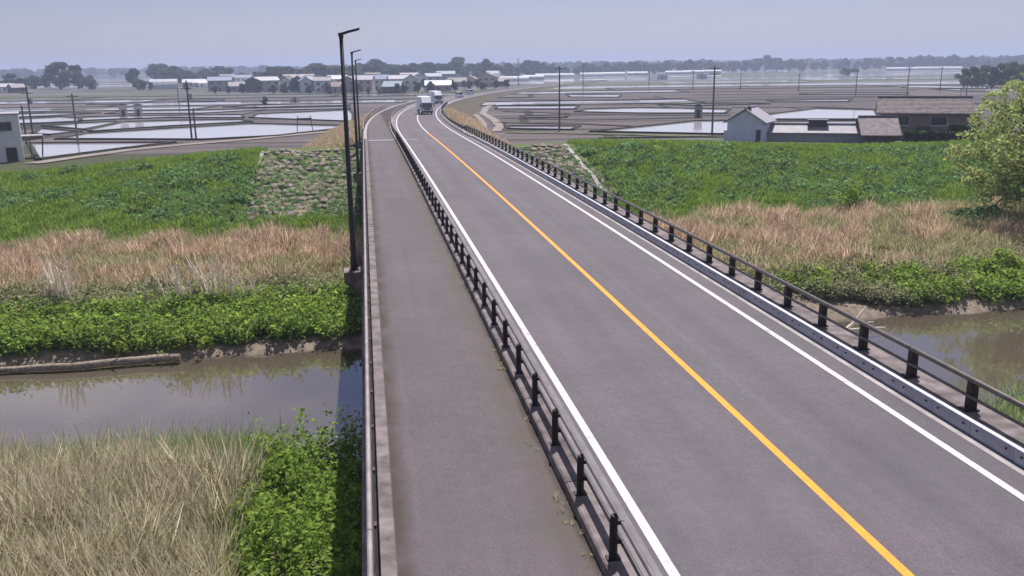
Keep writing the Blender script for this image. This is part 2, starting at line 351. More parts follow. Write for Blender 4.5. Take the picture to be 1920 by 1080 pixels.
# ------------------------------------------------------------------ road alignment: straight bridge, then a right-hand bend down to the fields
XC = 7.25
END = 96.0
def path(y):
    y = np.asarray(y, float); u = np.clip(y-105, 0, None); a = 6.6e-4; um = 340.0
    x = XC+np.where(u < um, a*u*u, a*um*um+2*a*um*(u-um))
    dx = np.where(u < um, 2*a*u, 2*a*um)
    n = np.sqrt(1+dx*dx)
    zb = 0.006023*y-1.0604e-4*y*y
    ze = 0.006023*END-1.0604e-4*END**2
    z1 = ze-0.0125*(y-END); ye = 290.0; z2 = ze-0.0125*(ye-END)-1.1*(1-np.exp(-np.clip(y-ye, 0, None)*0.0125/1.1))
    z = np.where(y < END, zb, np.where(y < ye, z1, z2))
    return x, z, 1/n, -dx/n          # centre x, z, and the right-hand normal (nx, ny)
def sweep(profile, ys, closed=True, mb=None):
    """profile: list of (X on the bridge, height above the road)"""
    x, z, nx, ny = path(ys); k = len(profile); v = []; f = []
    for i, y in enumerate(ys):
        for (X, h) in profile:
            o = X-XC; v.append((x[i]+nx[i]*o, y+ny[i]*o, z[i]+h))
    for i in range(len(ys)-1):
        for j in range(k if closed else k-1):
            a = i*k+j; b = i*k+(j+1) % k; f.append((a, b, b+k, a+k))
    if closed: f += [tuple(range(k)), tuple(range((len(ys)-1)*k, len(ys)*k))]
    mb = mb or MB(); mb.add(v, f); return mb
def rail_pts(X, h, ys):
    x, z, nx, ny = path(ys); o = X-XC
    return [(x[i]+nx[i]*o, ys[i]+ny[i]*o, z[i]+h) for i in range(len(ys))]
def place(X, y, h=0.0):
    x, z, nx, ny = path(np.array([y])); o = X-XC
    return (float(x[0]+nx[0]*o), float(y+ny[0]*o), float(z[0]+h)), float(math.atan2(-ny[0], nx[0])*-1)
YB = np.concatenate([np.arange(-14, END, 4.0), [END-0.05]])
YA = np.concatenate([np.arange(END+0.05, 340, 5.0), np.arange(340, 640, 12.0)])
YALL = np.concatenate([np.arange(-14, END, 4.0), YA])
GROUND = -4.6

# ------------------------------------------------------------------ terrain
def smoothstep(a, b, x): t = np.clip((x-a)/(b-a), 0, 1); return t*t*(3-2*t)
def terrain(x, y):
    x = np.asarray(x, float); y = np.asarray(y, float)
    wob = 0.7*np.sin(x*0.21+1.3)+0.45*np.sin(x*0.57)+0.25*np.sin(x*1.3+2)
    yy = np.where((y > 20) & (y < 60), y+wob*np.exp(-((y-46)/7.0)**2)*0.7, y)
    prof_y = [-60, 20, 27, 30.5, 33, 35, 43.5, 45.4, 46.2, 48.5, 51, 56, 66, 70]
    prof_z = [-6.0, -6.2, -6.4, -7.1, -7.9, -8.6, -8.6, -7.45, -6.95, -6.7, -6.25, -5.9, -5.7, -5.5]
    z = np.interp(yy, prof_y, prof_z)
    d = np.abs(x-6.0)
    crest = np.where(x < 6, -1.25-1.95*smoothstep(12, 46, d), -1.45-1.35*smoothstep(16, 55, d))
    up = smoothstep(68, 97, y)*0.35+np.clip((y-70)/25.0, 0, 1)*0.65
    z = np.where(y > 70, -5.5+(crest+5.5)*np.minimum(up/0.98, 1), z)
    z = np.where(y > 99.5, crest+(GROUND-crest)*np.clip((y-99.5)/12.0, 0, 1), z)
    bumps = 0.10*np.sin(x*0.9+y*0.7)+0.08*np.sin(x*1.7-y*1.1)
    z = z+np.where((y < 29) | ((y > 50) & (y < 96)), bumps, 0)
    return z
gx = np.concatenate([-90-np.geomspace(4, 5000, 26)[::-1], np.arange(-90, 131, 1.5), 130+np.geomspace(4, 6000, 26)])
gy = np.concatenate([np.arange(-60, 20, 3.0), np.arange(20, 118, 1.0), 118+np.geomspace(3, 9000, 40)])
X, Y = np.meshgrid(gx, gy); Z = terrain(X, Y)
nx_, ny_ = len(gx), len(gy)
idx = np.arange(nx_*ny_).reshape(ny_, nx_)
quads = np.stack([idx[:-1, :-1], idx[:-1, 1:], idx[1:, 1:], idx[1:, :-1]], -1).reshape(-1, 4)
gm = mesh_np('ground', np.stack([X, Y, Z], -1).reshape(-1, 3), quads)
g_o = structure(smooth(link('ground', gm, None)))
def ground_mat():
    m = bpy.data.materials.new('ground_soil'); m.use_nodes = True
    n = m.node_tree.nodes; l = m.node_tree.links; b = n['Principled BSDF']; b.inputs['Roughness'].default_value = 0.95
    b.inputs['Specular IOR Level'].default_value = 0.15
    g = n.new('ShaderNodeNewGeometry'); sp = n.new('ShaderNodeSeparateXYZ'); l.new(g.outputs['Position'], sp.inputs[0])
    nz = n.new('ShaderNodeTexNoise'); nz.inputs['Scale'].default_value = 0.35; nz.inputs['Detail'].default_value = 8; l.new(g.outputs['Position'], nz.inputs['Vector'])
    ys = n.new('ShaderNodeMath'); ys.operation = 'MULTIPLY_ADD'; ys.inputs[1].default_value = 5.0; ys.inputs[2].default_value = -2.5
    l.new(nz.outputs['Fac'], ys.inputs[0])
    yy = n.new('ShaderNodeMath'); yy.operation = 'ADD'; l.new(sp.outputs['Y'], yy.inputs[0]); l.new(ys.outputs[0], yy.inputs[1])
    mr = n.new('ShaderNodeMapRange'); mr.inputs[1].default_value = 0; mr.inputs[2].default_value = 200; l.new(yy.outputs[0], mr.inputs[0])
    cr = n.new('ShaderNodeValToRGB'); l.new(mr.outputs[0], cr.inputs[0])
    e = cr.color_ramp.elements
    stops = [(0, (.16, .13, .08)), (30/200, (.13, .11, .07)), (44.5/200, (.20, .165, .125)), (48/200, (.19, .155, .115)), (50.5/200, (.07, .08, .035)),
             (54/200, (.14, .12, .07)), (66/200, (.17, .13, .08)), (70/200, (.07, .11, .03)), (96/200, (.09, .13, .035)), (110/200, (.06, .07, .03)), (1.0, (.035, .036, .024))]
    while len(e) < len(stops): e.new(0.5)
    for el, (p, c) in zip(e, stops): el.position = p; el.color = (*c, 1)
    n2 = n.new('ShaderNodeTexNoise'); n2.inputs['Scale'].default_value = 2.0; n2.inputs['Detail'].default_value = 6; l.new(g.outputs['Position'], n2.inputs['Vector'])
    m2 = n.new('ShaderNodeMapRange'); m2.inputs[1].default_value = .3; m2.inputs[2].default_value = .7; m2.inputs[3].default_value = .65; m2.inputs[4].default_value = 1.35
    l.new(n2.outputs['Fac'], m2.inputs[0])
    mx = n.new('ShaderNodeMix'); mx.data_type = 'RGBA'; mx.blend_type = 'MULTIPLY'; mx.inputs['Factor'].default_value = 1
    l.new(cr.outputs[0], mx.inputs['A']); l.new(m2.outputs[0], mx.inputs['B']); l.new(mx.outputs['Result'], b.inputs['Base Color'])
    bp = n.new('ShaderNodeBump'); bp.inputs['Strength'].default_value = .6; bp.inputs['Distance'].default_value = .15
    l.new(n2.outputs['Fac'], bp.inputs['Height']); l.new(bp.outputs['Normal'], b.inputs['Normal'])
    return m
gm.materials.append(ground_mat())

# river
rx = np.arange(-160, 171, 10.0)
rv = [(x, 28.0, -7.3) for x in rx]+[(x, 48.0, -7.3) for x in rx]
k = len(rx)
structure(link('river', mesh_np('river', rv, np.array([(i, i+1, k+i+1, k+i) for i in range(k-1)])), 'river_water'))

# road embankment beyond the bridge
emb = sweep([(-14.5, -9.0), (-9.0, -3.4), (-0.75, -0.14), (12.5, -0.14), (19.5, -3.4), (25.0, -9.0)], YA, closed=True)
structure(emb.obj('road_embankment', 'embankment_grass'))

# ------------------------------------------------------------------ road, footway and markings
road = structure(sweep([(3.85, 0.0), (11.23, 0.0)], YALL, closed=False).obj('road', 'road_asphalt'))
walk = structure(sweep([(0.13, 0.0), (3.04, 0.0)], YALL, closed=False).obj('footway', 'walk_asphalt'))
gut = structure(sweep([(3.44, 0.003), (3.855, 0.004)], YALL, closed=False).obj('gutter', 'gutter_concrete'))
def line(name, X, wd, m, ys):
    return sweep([(X-wd/2, 0.005), (X+wd/2, 0.005)], ys, closed=False).obj(name, m, road)
YL = np.concatenate([np.arange(-14, 340, 4.0), np.arange(340, 640, 12.0)])
line('edge_line', 4.02, 0.16, 'white_paint', YL)
line('edge_line', 10.47, 0.16, 'white_paint', YL)
line('centre_line', 7.27, 0.16, 'yellow_paint', YL[YL < 108])
line('centre_line', 7.27, 0.15, 'white_paint', YL[YL >= 104])

# ------------------------------------------------------------------ bridge
bridge = tag(empty('bridge', (XC, 40, -7.0)), 'concrete road bridge with footway carried on piers over the brown river', 'bridge')
bridge_loc = np.array([XC, 40, -7.0])
def bpart(mb, name, m, parent=None):
    mb.v = [tuple(np.array(p)-bridge_loc) for p in mb.v]; return mb.obj(name, m, parent or bridge)
bpart(sweep([(-0.38, -0.03), (12.15, -0.03), (12.15, -0.45), (11.2, -0.75), (0.5, -0.75), (-0.38, -0.45)], YB), 'deck', 'concrete')
for gxx in (1.1, 4.4, 7.7, 11.0):
    bpart(sweep([(gxx-.3, -0.76), (gxx+.3, -0.76), (gxx+.3, -2.1), (gxx-.3, -2.1)], YB), 'girder', 'concrete')
for py in (28.2, 50.5, 73.0):
    mb = MB(); mb.prism([(1.2, py), (1.8, py-.7), (10.0, py-.7), (10.8, py), (10.0, py+.7), (1.8, py+.7)], -9.5, -2.55, 'z')
    mb.box(0.3, 12.0, py-1.0, py+1.0, -2.545, -2.13); bpart(mb, 'pier', 'concrete')
mb = MB(); mb.box(-0.2, 12.1, 94.6, 95.9, -7, -1.3); bpart(mb, 'abutment', 'concrete')
bpart(sweep([(-0.11, -0.028), (0.128, -0.028), (0.128, 0.13), (0.11, 0.155), (-0.10, 0.155), (-0.11, 0.14)], YB), 'footway_kerb', 'kerb_concrete')
bpart(sweep([(-0.37, -0.028), (-0.29, -0.028), (-0.29, 0.06), (-0.37, 0.06)], YB), 'edge_beam', 'kerb_concrete')
bpart(sweep([(-0.288, -0.024), (-0.112, -0.024)], YB, closed=False), 'shade_strip', 'slot_shade')  # shade in the slot outside the footway kerb, put into the strip's colour
bpart(sweep([(11.27, -0.028), (12.15, -0.028), (12.15, 0.24), (11.27, 0.25)], YB), 'edge_kerb', 'kerb_concrete')
# centre kerb laid in precast blocks
kb_me = None
for i in range(28):
    y0 = -14+i*3.93; y1 = y0+3.90
    bpart(sweep([(3.03, -0.02), (3.46, -0.02), (3.45, 0.17), (3.42, 0.2), (3.07, 0.2), (3.04, 0.17)], np.linspace(y0, min(y1, END), 3)), 'kerb_block', 'kerb_concrete')
# expansion joint
mb = sweep([(0.14, 0.006), (3.03, 0.006)], [END-.45, END-.05], closed=False); bpart(mb, 'expansion_joint', 'galv_top')
mb = sweep([(3.87, 0.0055), (5.6, 0.0055)], [END-.25, END-.05], closed=False); bpart(mb, 'expansion_joint', 'galv_top')
mb = sweep([(7.0, 0.0052), (11.2, 0.0052)], [END-.2, END-.05], closed=False); bpart(mb, 'expansion_joint', 'galvanised')
# lamp brackets on the footway side
for ly in (31.1, 62.35, 93.6):
    mb = MB(); zz = float(path(np.array([ly]))[1][0])
    mb.prism([(-1.0, 0.10), (-0.385, 0.10), (-0.385, -0.85), (-0.65, -0.6), (-1.0, -0.28)], ly-.42, ly+.42); mb.v = [(a, b, c+zz) for a, b, c in mb.v]
    bpart(mb, 'lamp_bracket', 'kerb_concrete')

# kerb of the approach road beyond the bridge
structure(sweep([(3.03, -0.02), (3.46, -0.02), (3.45, 0.17), (3.42, 0.2), (3.07, 0.2), (3.04, 0.17)], YA[YA < 330]).obj('approach_kerb', 'concrete'))
structure(sweep([(-0.38, -0.1), (0.128, -0.1), (0.11, 0.155), (-0.36, 0.155)], YA[YA < 330]).obj('footway_edge_kerb', 'concrete'))
structure(sweep([(11.23, -0.1), (11.7, -0.1), (11.68, 0.16), (11.25, 0.16)], YA[YA < 330]).obj('verge_kerb', 'concrete'))

# ------------------------------------------------------------------ railings
def railing(name, label, X, ys_posts, post_mb, rails, base_h, post_mat, rail_ys, shelf=None):
    y0 = float(ys_posts[0]); (ox, oy, oz), _ = place(X, y0, base_h)
    root = tag(empty(name, (ox, oy, oz)), label, 'railing')
    pm = post_mb.mesh('post'); pm.materials.append(MATS[post_mat])
    for y in ys_posts:
        (px, py, pz), rz = place(X, float(y), base_h)
        link('post', pm, None, root, (px-ox, py-oy, pz-oz), (0, 0, -rz))
    for (nm, Xr, h, rad, m, n) in rails:
        for seg in rail_ys:
            mb = MB(); mb.tube([np.array(p)-np.array([ox, oy, oz]) for p in rail_pts(Xr, h, seg)], rad, n, cap=False)
            smooth(mb.obj(nm, m, root))
    return root
def segs(y0, y1, L=12.0):
    out = []; y = y0
    while y < y1-1e-6:
        e = min(y+L, y1); out.append(np.linspace(y, e-0.02, 4)); y = e
    return out
# between footway and carriageway: slim dark posts, two pipe rails on the road side
pmb = MB(); pmb.cbox((0, 0, .012), .10, .075, .012)
pmb.tube([(0, 0, .02), (0, 0, .60), (0.012, 0, .68), (0.03, 0, .715)], [.062, .058, .056, .035], 10)
pmb.box(0.03, 0.11, -.03, .03, .54, .60); pmb.box(0.03, 0.11, -.03, .03, .24, .30)
railing('footway_fence', 'dark-posted pipe fence on the kerb between footway and carriageway', 3.19, np.arange(13.03-2*13, END-.3, 2.0), pmb,
        [('upper_rail', 3.31, .77, .038, 'fence_rail', 10), ('lower_rail', 3.31, .47, .036, 'rail_steel', 10)], 0.2, 'brown_steel', segs(-13, END))
pm2 = MB(); pm2.tube([(0, 0, 0), (0, 0, .65)], .05, 8); pm2.box(0.03, .1, -.03, .03, .52, .60)
railing('approach_fence', 'pale pipe fence following the bend beside the approach road', 3.19, np.arange(END+1.5, 200, 3.0), pm2,
        [('upper_rail', 3.3, .77, .06, 'pale_rail', 8), ('lower_rail', 3.3, .45, .06, 'pale_rail', 8)], 0.2, 'pale_rail', segs(END+.1, 201))
# outer footway railing
pm3 = MB(); pm3.box(-.035, .035, -.03, .03, -.02, .97); pm3.cbox((0, 0, .01), .07, .07, .01)
lr = railing('footway_railing', 'weathered pale metal railing along the outer edge of the footway', -0.22, np.arange(-13.0, END-.2, 2.0), pm3,
        [('top_rail', -.225, 1.0, .042, 'pale_rail', 10), ('middle_rail', -.215, .68, .03, 'rail_steel', 8), ('bottom_rail', -.21, .38, .03, 'rail_steel', 8)], 0.0, 'rail_steel', segs(-13, END))
railing('embankment_railing', 'pale metal railing on the embankment edge past the bridge end', -0.22, np.arange(END+1, 190, 3.0), pm3,
        [('top_rail', -.22, 1.14, .05, 'pale_rail', 8), ('middle_rail', -.22, .7, .035, 'pale_rail', 8)], 0.155, 'pale_rail', segs(END+.2, 190))
# carriageway-side parapet: stout tapering posts, two rails
pm4 = MB(); pm4.cbox((0, 0, .015), .15, .13, .015)
pm4.box(-.05, .11, -.085, .085, .03, .60, .0, .012)
pm4.box(-.03, .08, -.07, .07, .60, .635)
railing('bridge_parapet', 'low parapet of stout dark posts and two rails on the far edge of the carriageway', 11.66, np.arange(14.98-2*14, END+9, 2.0), pm4,
        [('top_rail', 11.62, .905, .058, 'rail_steel', 10), ('middle_rail', 11.60, .56, .035, 'rail_steel', 8)], 0.25, 'brown_steel', segs(-13, END+8, 10.0))
# steel facing on the right kerb, panel by panel
fac = tag(empty('kerb_facing', (11.25, 13.0, 0.0)), 'grey galvanised steel facing bolted along the carriageway kerb below the parapet', 'kerb facing')
bolt_me = MB().tube([(0, 0, 0), (-.02, 0, 0)], .022, 6).mesh('bolt'); bolt_me.materials.append(MATS['dark_bolt'])
for i in range(-18, 70):
    y0 = 12.54+1.2*i+.6+.005; y1 = y0+1.19
    if y1 > END: break
    z0 = float(path(np.array([y0]))[1][0]); z1 = float(path(np.array([y1]))[1][0]); zm = (z0+z1)/2
    mb = MB()
    prof = [(-.012, .0), (0.012, 0.0), (0.012, .27), (-.012, .27)]
    mb.add([(a, y0-13-((y0+y1)/2-13), z0-zm+b) for a, b in prof]+[(a, y1-13-((y0+y1)/2-13), z1-zm+b) for a, b in prof],
           [(0, 1, 2, 3), (7, 6, 5, 4), (0, 4, 5, 1), (1, 5, 6, 2), (2, 6, 7, 3), (3, 7, 4, 0)])
    pn = mb.obj('panel', 'galvanised', fac, (0, (y0+y1)/2-13, zm+.012))
    fl = MB(); fl.add([(-.02, y0-(y0+y1)/2, z0-zm+.272), (.075, y0-(y0+y1)/2, z0-zm+.272), (.075, y1-(y0+y1)/2, z1-zm+.272), (-.02, y1-(y0+y1)/2, z1-zm+.272),
             (-.02, y0-(y0+y1)/2, z0-zm+.29), (.075, y0-(y0+y1)/2, z0-zm+.29), (.075, y1-(y0+y1)/2, z1-zm+.29), (-.02, y1-(y0+y1)/2, z1-zm+.29)],
             [(3, 2, 1, 0), (4, 5, 6, 7), (0, 1, 5, 4), (1, 2, 6, 5), (2, 3, 7, 6), (3, 0, 4, 7)]).obj('flange', 'galv_top', pn)
    if y0 < 60:
        for dy in (-.4, .4): link('bolt', bolt_me, None, pn, (-.012, dy, .17))
bpart(sweep([(11.05, 0.004), (11.22, 0.006)], YB, closed=False), 'gutter_strip', 'concrete')
# guardrail on the bend
gr = empty('guardrail', place(11.55, 106)[0]); go = np.array(gr.location)
tag(gr, 'rusty brown beam guardrail along the verge past the parapet end', 'guardrail')
for seg in segs(105.5, 215, 8):
    mb = MB(); prof = [(11.42, .42), (11.50, .48), (11.44, .56), (11.50, .64), (11.42, .72), (11.52, .72), (11.56, .57), (11.52, .42)]
    mb = sweep(prof, seg); mb.v = [tuple(np.array(p)-go) for p in mb.v]; mb.obj('beam', 'brown_steel', gr)
gp = MB().tube([(0, 0, -.3), (0, 0, .75)], .06, 8).mesh('post'); gp.materials.append(MATS['brown_steel'])
for y in np.arange(106, 215, 4.0): link('post', gp, None, gr, np.array(place(11.63, y)[0])-go)

# ------------------------------------------------------------------ street lamps
def lamp(y, label):
    zz = float(path(np.array([y]))[1][0])
    root = tag(empty('street_lamp', (-0.64, y, zz+.10)), label, 'street lamp')
    mb = MB(); mb.cbox((0, 0, .015), .17, .17, .015); mb.tube([(0, 0, .03), (0, 0, .35), (0, 0, .5), (0, 0, 7.95)], [.125, .12, .105, .062], 12); smooth(mb.obj('pole', 'lamp_steel', root))
    mb = MB(); mb.tube([(0, 0, 7.9), (0, 0, 8.06)], [.085, .085], 10); mb.tube([(-.09, -.02, 8.0), (.20, .02, 8.08)], [.05, .045], 8); mb.obj('arm', 'lamp_steel', root)
    mb = MB(); mb.add([(.18, -.09, 8.04), (.62, -.12, 8.15), (.62, .12, 8.15), (.18, .09, 8.04), (.18, -.07, 8.12), (.62, -.10, 8.22), (.62, .10, 8.22), (.18, .07, 8.12)],
                      [(3, 2, 1, 0), (4, 5, 6, 7), (0, 1, 5, 4), (1, 2, 6, 5), (2, 3, 7, 6), (3, 0, 4, 7)])
    hd = mb.obj('lamp_head', 'lamp_steel', root)
    MB().add([(.24, -.08, 8.05), (.59, -.10, 8.137), (.59, .10, 8.137), (.24, .08, 8.05)], [(3, 2, 1, 0)]).obj('lens', 'lamp_lens', hd)
    mb = MB(); mb.box(-.045, .045, -.128, -.11, .7, 1.1); mb.obj('hatch', 'lamp_steel', root)
    return root
lamp(31.1, 'tall black street lamp on the bracket above the river bank')
lamp(62.35, 'black street lamp on the bracket over the foot of the levee')
lamp(93.6, 'black street lamp standing at the bridge end by the expansion joint')

# ------------------------------------------------------------------ scatter (geometry nodes) for vegetation masses
def leaf_cloud(n, radius, height, size, flat=0.5, hollow=0.3, seed=0, base=0.0, aspect=1.6):
    """n leaf quads in a squashed dome; returns verts, quads"""
    r = np.random.default_rng(seed)
    u = r.normal(size=(n, 3)); u /= np.linalg.norm(u, axis=1)[:, None]
    rad = (hollow+(1-hollow)*r.random(n)**0.5)[:, None]
    c = u*rad*np.array([radius, radius, height]); c[:, 2] = np.abs(c[:, 2])+base
    nrm = u*0.8+r.normal(size=(n, 3))*flat+np.array([0, 0, .5]); nrm /= np.linalg.norm(nrm, axis=1)[:, None]
    return quads_from(c, nrm, size*(0.6+0.8*r.random(n)), r, aspect)
def quads_from(c, nrm, s, r, aspect=1.6):
    n = len(c); t = r.normal(size=(n, 3)); a = np.cross(nrm, t); a /= np.linalg.norm(a, axis=1)[:, None]; b = np.cross(nrm, a)
    s = s[:, None]; a = a*s*aspect*.5; b = b*s*.5
    fold = nrm*s*.12
    v = np.stack([c-a, c-b*1.0+fold, c+a, c+b*1.0+fold], 1).reshape(-1, 3)
    return v, np.arange(4*n).reshape(-1, 4)
def reed_clump(n, radius, h0, h1, width, lean, seed, bend=0.3, droop=0.0):
    """n upright blades of two segments, leaning one way"""
    r = np.random.default_rng(seed); V = []; Fq = []
    ang = r.random(n)*2*math.pi; rr = radius*np.sqrt(r.random(n))
    for i in range(n):
        x, y = rr[i]*math.cos(ang[i]), rr[i]*math.sin(ang[i]); h = h0+(h1-h0)*r.random()
        lx, ly = lean[0]+r.normal()*bend, lean[1]+r.normal()*bend
        q = r.random()*math.pi; wx, wy = math.cos(q)*width*.5, math.sin(q)*width*.5
        p0 = np.array([x, y, 0]); p1 = p0+np.array([lx*h*.35, ly*h*.35, h*.55]); p2 = p0+np.array([lx*h, ly*h, h*(1-droop*r.random())])
        w_ = np.array([wx, wy, 0]); o = len(V)
        V += [p0-w_, p0+w_, p1+w_*.9, p1-w_*.9, p2+w_*.25, p2-w_*.25]; Fq += [(o, o+1, o+2, o+3), (o+3, o+2, o+4, o+5)]
    return np.array(V), np.array(Fq)
def shoots(n, foot, height, leaves, size, seed, spread=.5, dome=.5, out=1.0):
    """arching shoots set with leaves of mixed size; foot(r) gives the rooting point, height(x, y) the local height"""
    r = np.random.default_rng(seed); C = []; Nn = []; S = []; stems = []
    for _ in range(n):
        x, y = foot(r); h = height(x, y)*(.55+.6*r.random()**1.5); a = r.random()*6.28; ln = h*spread*(.3+r.random())
        dx, dy = math.cos(a)*ln, math.sin(a)*ln; k = int(leaves*(.6+.8*r.random())); sz = size*(.65+.8*r.random())
        for t in (.25+.75*np.sort(r.random(k))):
            p = np.array([x+dx*t**1.6, y+dy*t**1.6, h*(t-.18*t*t)*1.2])+r.normal(size=3)*size*.9
            C.append(p); nr = np.array([math.cos(a)*.4, math.sin(a)*.4, .7])+r.normal(size=3)*.6; Nn.append(nr/np.linalg.norm(nr)); S.append(sz*(.6+.7*r.random())*(1.15-.35*t))
        stems.append([(x, y, -.2), (x+dx*.2, y+dy*.2, h*.5), (x+dx*.8, y+dy*.8, h*.95)])
    v, q = quads_from(np.array(C), np.array(Nn), np.array(S), r, 1.7)
    return v, q, stems
def proto(name, data, m):
    me = mesh_np(name, *data); me.materials.append(MATS[m]); return bpy.data.objects.new(name, me)
def scatter(name, protos, pts, scl, label, cat, tilt=0.14, zsq=None):
    n = len(pts); r = np.random.default_rng(n)
    me = bpy.data.meshes.new(name); me.vertices.add(n); me.vertices.foreach_set('co', np.asarray(pts, np.float32).ravel())
    a = me.attributes.new('rot', 'FLOAT_VECTOR', 'POINT')
    rot = np.stack([r.normal(size=n)*tilt, r.normal(size=n)*tilt, r.random(n)*2*math.pi], 1); a.data.foreach_set('vector', rot.astype(np.float32).ravel())
    a = me.attributes.new('scl', 'FLOAT_VECTOR', 'POINT'); s = np.stack([scl, scl, scl*(zsq if zsq is not None else 1)], 1) if np.ndim(scl) == 1 else scl
    a.data.foreach_set('vector', s.astype(np.float32).ravel())
    a = me.attributes.new('pick', 'INT', 'POINT'); a.data.foreach_set('value', r.integers(0, len(protos), n).astype(np.int32))
    o = bpy.data.objects.new(name, me); col.objects.link(o)
    c = bpy.data.collections.new(name+'_plants')
    for p in protos: c.objects.link(p)
    ng = bpy.data.node_groups.new(name+'_nodes', 'GeometryNodeTree')
    ng.interface.new_socket('Geometry', in_out='INPUT', socket_type='NodeSocketGeometry'); ng.interface.new_socket('Geometry', in_out='OUTPUT', socket_type='NodeSocketGeometry')
    N = ng.nodes; L = ng.links
    gi = N.new('NodeGroupInput'); go_ = N.new('NodeGroupOutput')
    ci = N.new('GeometryNodeCollectionInfo'); ci.inputs['Collection'].default_value = c
    ci.inputs['Separate Children'].default_value = True; ci.inputs['Reset Children'].default_value = True
    ip = N.new('GeometryNodeInstanceOnPoints'); ip.inputs['Pick Instance'].default_value = True
    def na(nm, ty):
        q = N.new('GeometryNodeInputNamedAttribute'); q.data_type = ty; q.inputs['Name'].default_value = nm
        return next(s_ for s_ in q.outputs if s_.name == 'Attribute' and s_.enabled)
    er = N.new('FunctionNodeEulerToRotation')
    L.new(na('rot', 'FLOAT_VECTOR'), er.inputs[0]); L.new(er.outputs[0], ip.inputs['Rotation'])
    L.new(na('scl', 'FLOAT_VECTOR'), ip.inputs['Scale']); L.new(na('pick', 'INT'), ip.inputs['Instance Index'])
    L.new(gi.outputs[0], ip.inputs['Points']); L.new(ci.outputs[0], ip.inputs['Instance']); L.new(ip.outputs[0], go_.inputs[0])
    md = o.modifiers.new('scatter', 'NODES'); md.node_group = ng
    return stuff(o, label, cat)
def rand_pts(n, x0, x1, y0, y1, keep=None, dz=0.0):
    p = np.stack([x0+(x1-x0)*rng.random(n), y0+(y1-y0)*rng.random(n)], 1)
    if keep is not None: p = p[keep(p[:, 0], p[:, 1])]
    z = terrain(p[:, 0], p[:, 1])+dz
    return np.column_stack([p, z])
def patch(x, y, f=0.15, ph=0.0):
    return (np.sin(x*f*2.1+ph)+np.sin(y*f*3.3+1.7*ph+x*f)+np.sin((x+y)*f*1.3+2.1*ph)+np.sin(x*f*4.7-y*f*3.1+ph*3))/4
off_bridge = lambda x, y: (x < -0.9) | (x > 12.9)
cat_ = lambda *a: np.concatenate(a)

# levee slope: dark leafy weeds and brighter grass
weeds = [proto('weed', leaf_cloud(190, .75, .62, .15, seed=s, flat=.7), 'leaf_weed') for s in (1, 2, 3)]
tufts = [proto('tuft', reed_clump(34, .45, .3, .6, .055, (0, 0), s, .35), 'leaf_grass') for s in (4, 5, 6)]
def weed_zone(x, y): return off_bridge(x, y) & (patch(x, y, .16, .4)+0.9*np.exp(-((y-82)/9)**2) > np.where(x < 0, 0.45+.012*np.abs(x+10), 0.25))
levL = rand_pts(3600, -48, -9.5, 68, 98); levR = rand_pts(6400, 13, 86, 68, 98)
rev_zone = lambda p: ((p[:, 0] > -10.5) & (p[:, 0] < 22.5) & (p[:, 1] > 71))
lev = cat_(levL, levR); lev = lev[~rev_zone(lev)]
m_ = weed_zone(lev[:, 0], lev[:, 1]) & (lev[:, 1] < 93+2.0*patch(lev[:, 0], lev[:, 1], .3, 1.0))
wp_ = lev[m_]; scatter('levee_weeds', weeds, wp_, .35+1.15*rng.random(len(wp_))**1.4, 'dark leafy weeds covering the middle of the levee slope', 'weeds')
gp_ = cat_(lev[~m_], rand_pts(7000, -48, -0.9, 68, 99), rand_pts(12000, 13, 86, 68, 99)); gp_ = gp_[~rev_zone(gp_) | (gp_[:, 1] < 73.5)]
scatter('levee_grass', tufts, gp_, (.7+.8*rng.random(len(gp_)))*np.where(gp_[:, 1] > 90, .6, 1.0), 'bright green grass on the levee slope and crest', 'grass')
# sparse weeds between the revetment stones
rw = cat_(rand_pts(1500, -10.5, -0.9, 72, 94), rand_pts(1300, 13, 22.5, 72, 94)); rw = rw[rng.random(len(rw)) < np.clip((96-rw[:, 1])/16, .12, .95)]
weeds2 = [proto('stone_weed', leaf_cloud(70, .5, .35, .13, seed=s, flat=.7), 'leaf_weed') for s in (71, 72)]+[proto('dry_tuft', reed_clump(22, .3, .15, .45, .04, (0, 0), s, .5), 'reed_tan') for s in (73, 74)]
scatter('revetment_weeds', weeds2, rw, .5+.6*rng.random(len(rw)), 'dull weeds growing through the revetment stones', 'weeds')
# rust-brown reeds of the far flood plain
rust = [proto('rust_reed', reed_clump(34, .5, .7, 1.6, .05, (.10, -.05), s, .22, .2), 'reed_rust') for s in (11, 12, 13)]
ol = [proto('olive_reed', reed_clump(34, .5, .6, 1.3, .05, (.05, 0), s, .25, .2), 'reed_olive') for s in (14, 15)]
rp_ = cat_(rand_pts(3800, -44, -0.9, 53.5, 68.5), rand_pts(6500, 13, 72, 50.0, 69))
edge = rp_[:, 1]+1.8*patch(rp_[:, 0], rp_[:, 1], .25, 2.0)+rng.normal(size=len(rp_))*.7
rp_ = rp_[edge < 68.2]
isol = (patch(rp_[:, 0], rp_[:, 1], .22, 3.1) > .2) | (rng.random(len(rp_)) < .12) | ((rp_[:, 1] < 56.5) & (rng.random(len(rp_)) < .5)) | ((rp_[:, 0] > 38) & (patch(rp_[:, 0], rp_[:, 1], .2, 1.0) > -.1))
scatter('rust_reeds', rust, rp_[~isol], (.65+.5*rng.random((~isol).sum()))*(1+.4*patch(rp_[~isol][:, 0], rp_[~isol][:, 1], .4, .9)), 'rust brown dry reeds at the foot of the levee', 'reeds')
scatter('olive_reeds', ol, rp_[isol], .7+.5*rng.random(isol.sum()), 'olive green undergrowth mixed among the brown reeds', 'reeds')
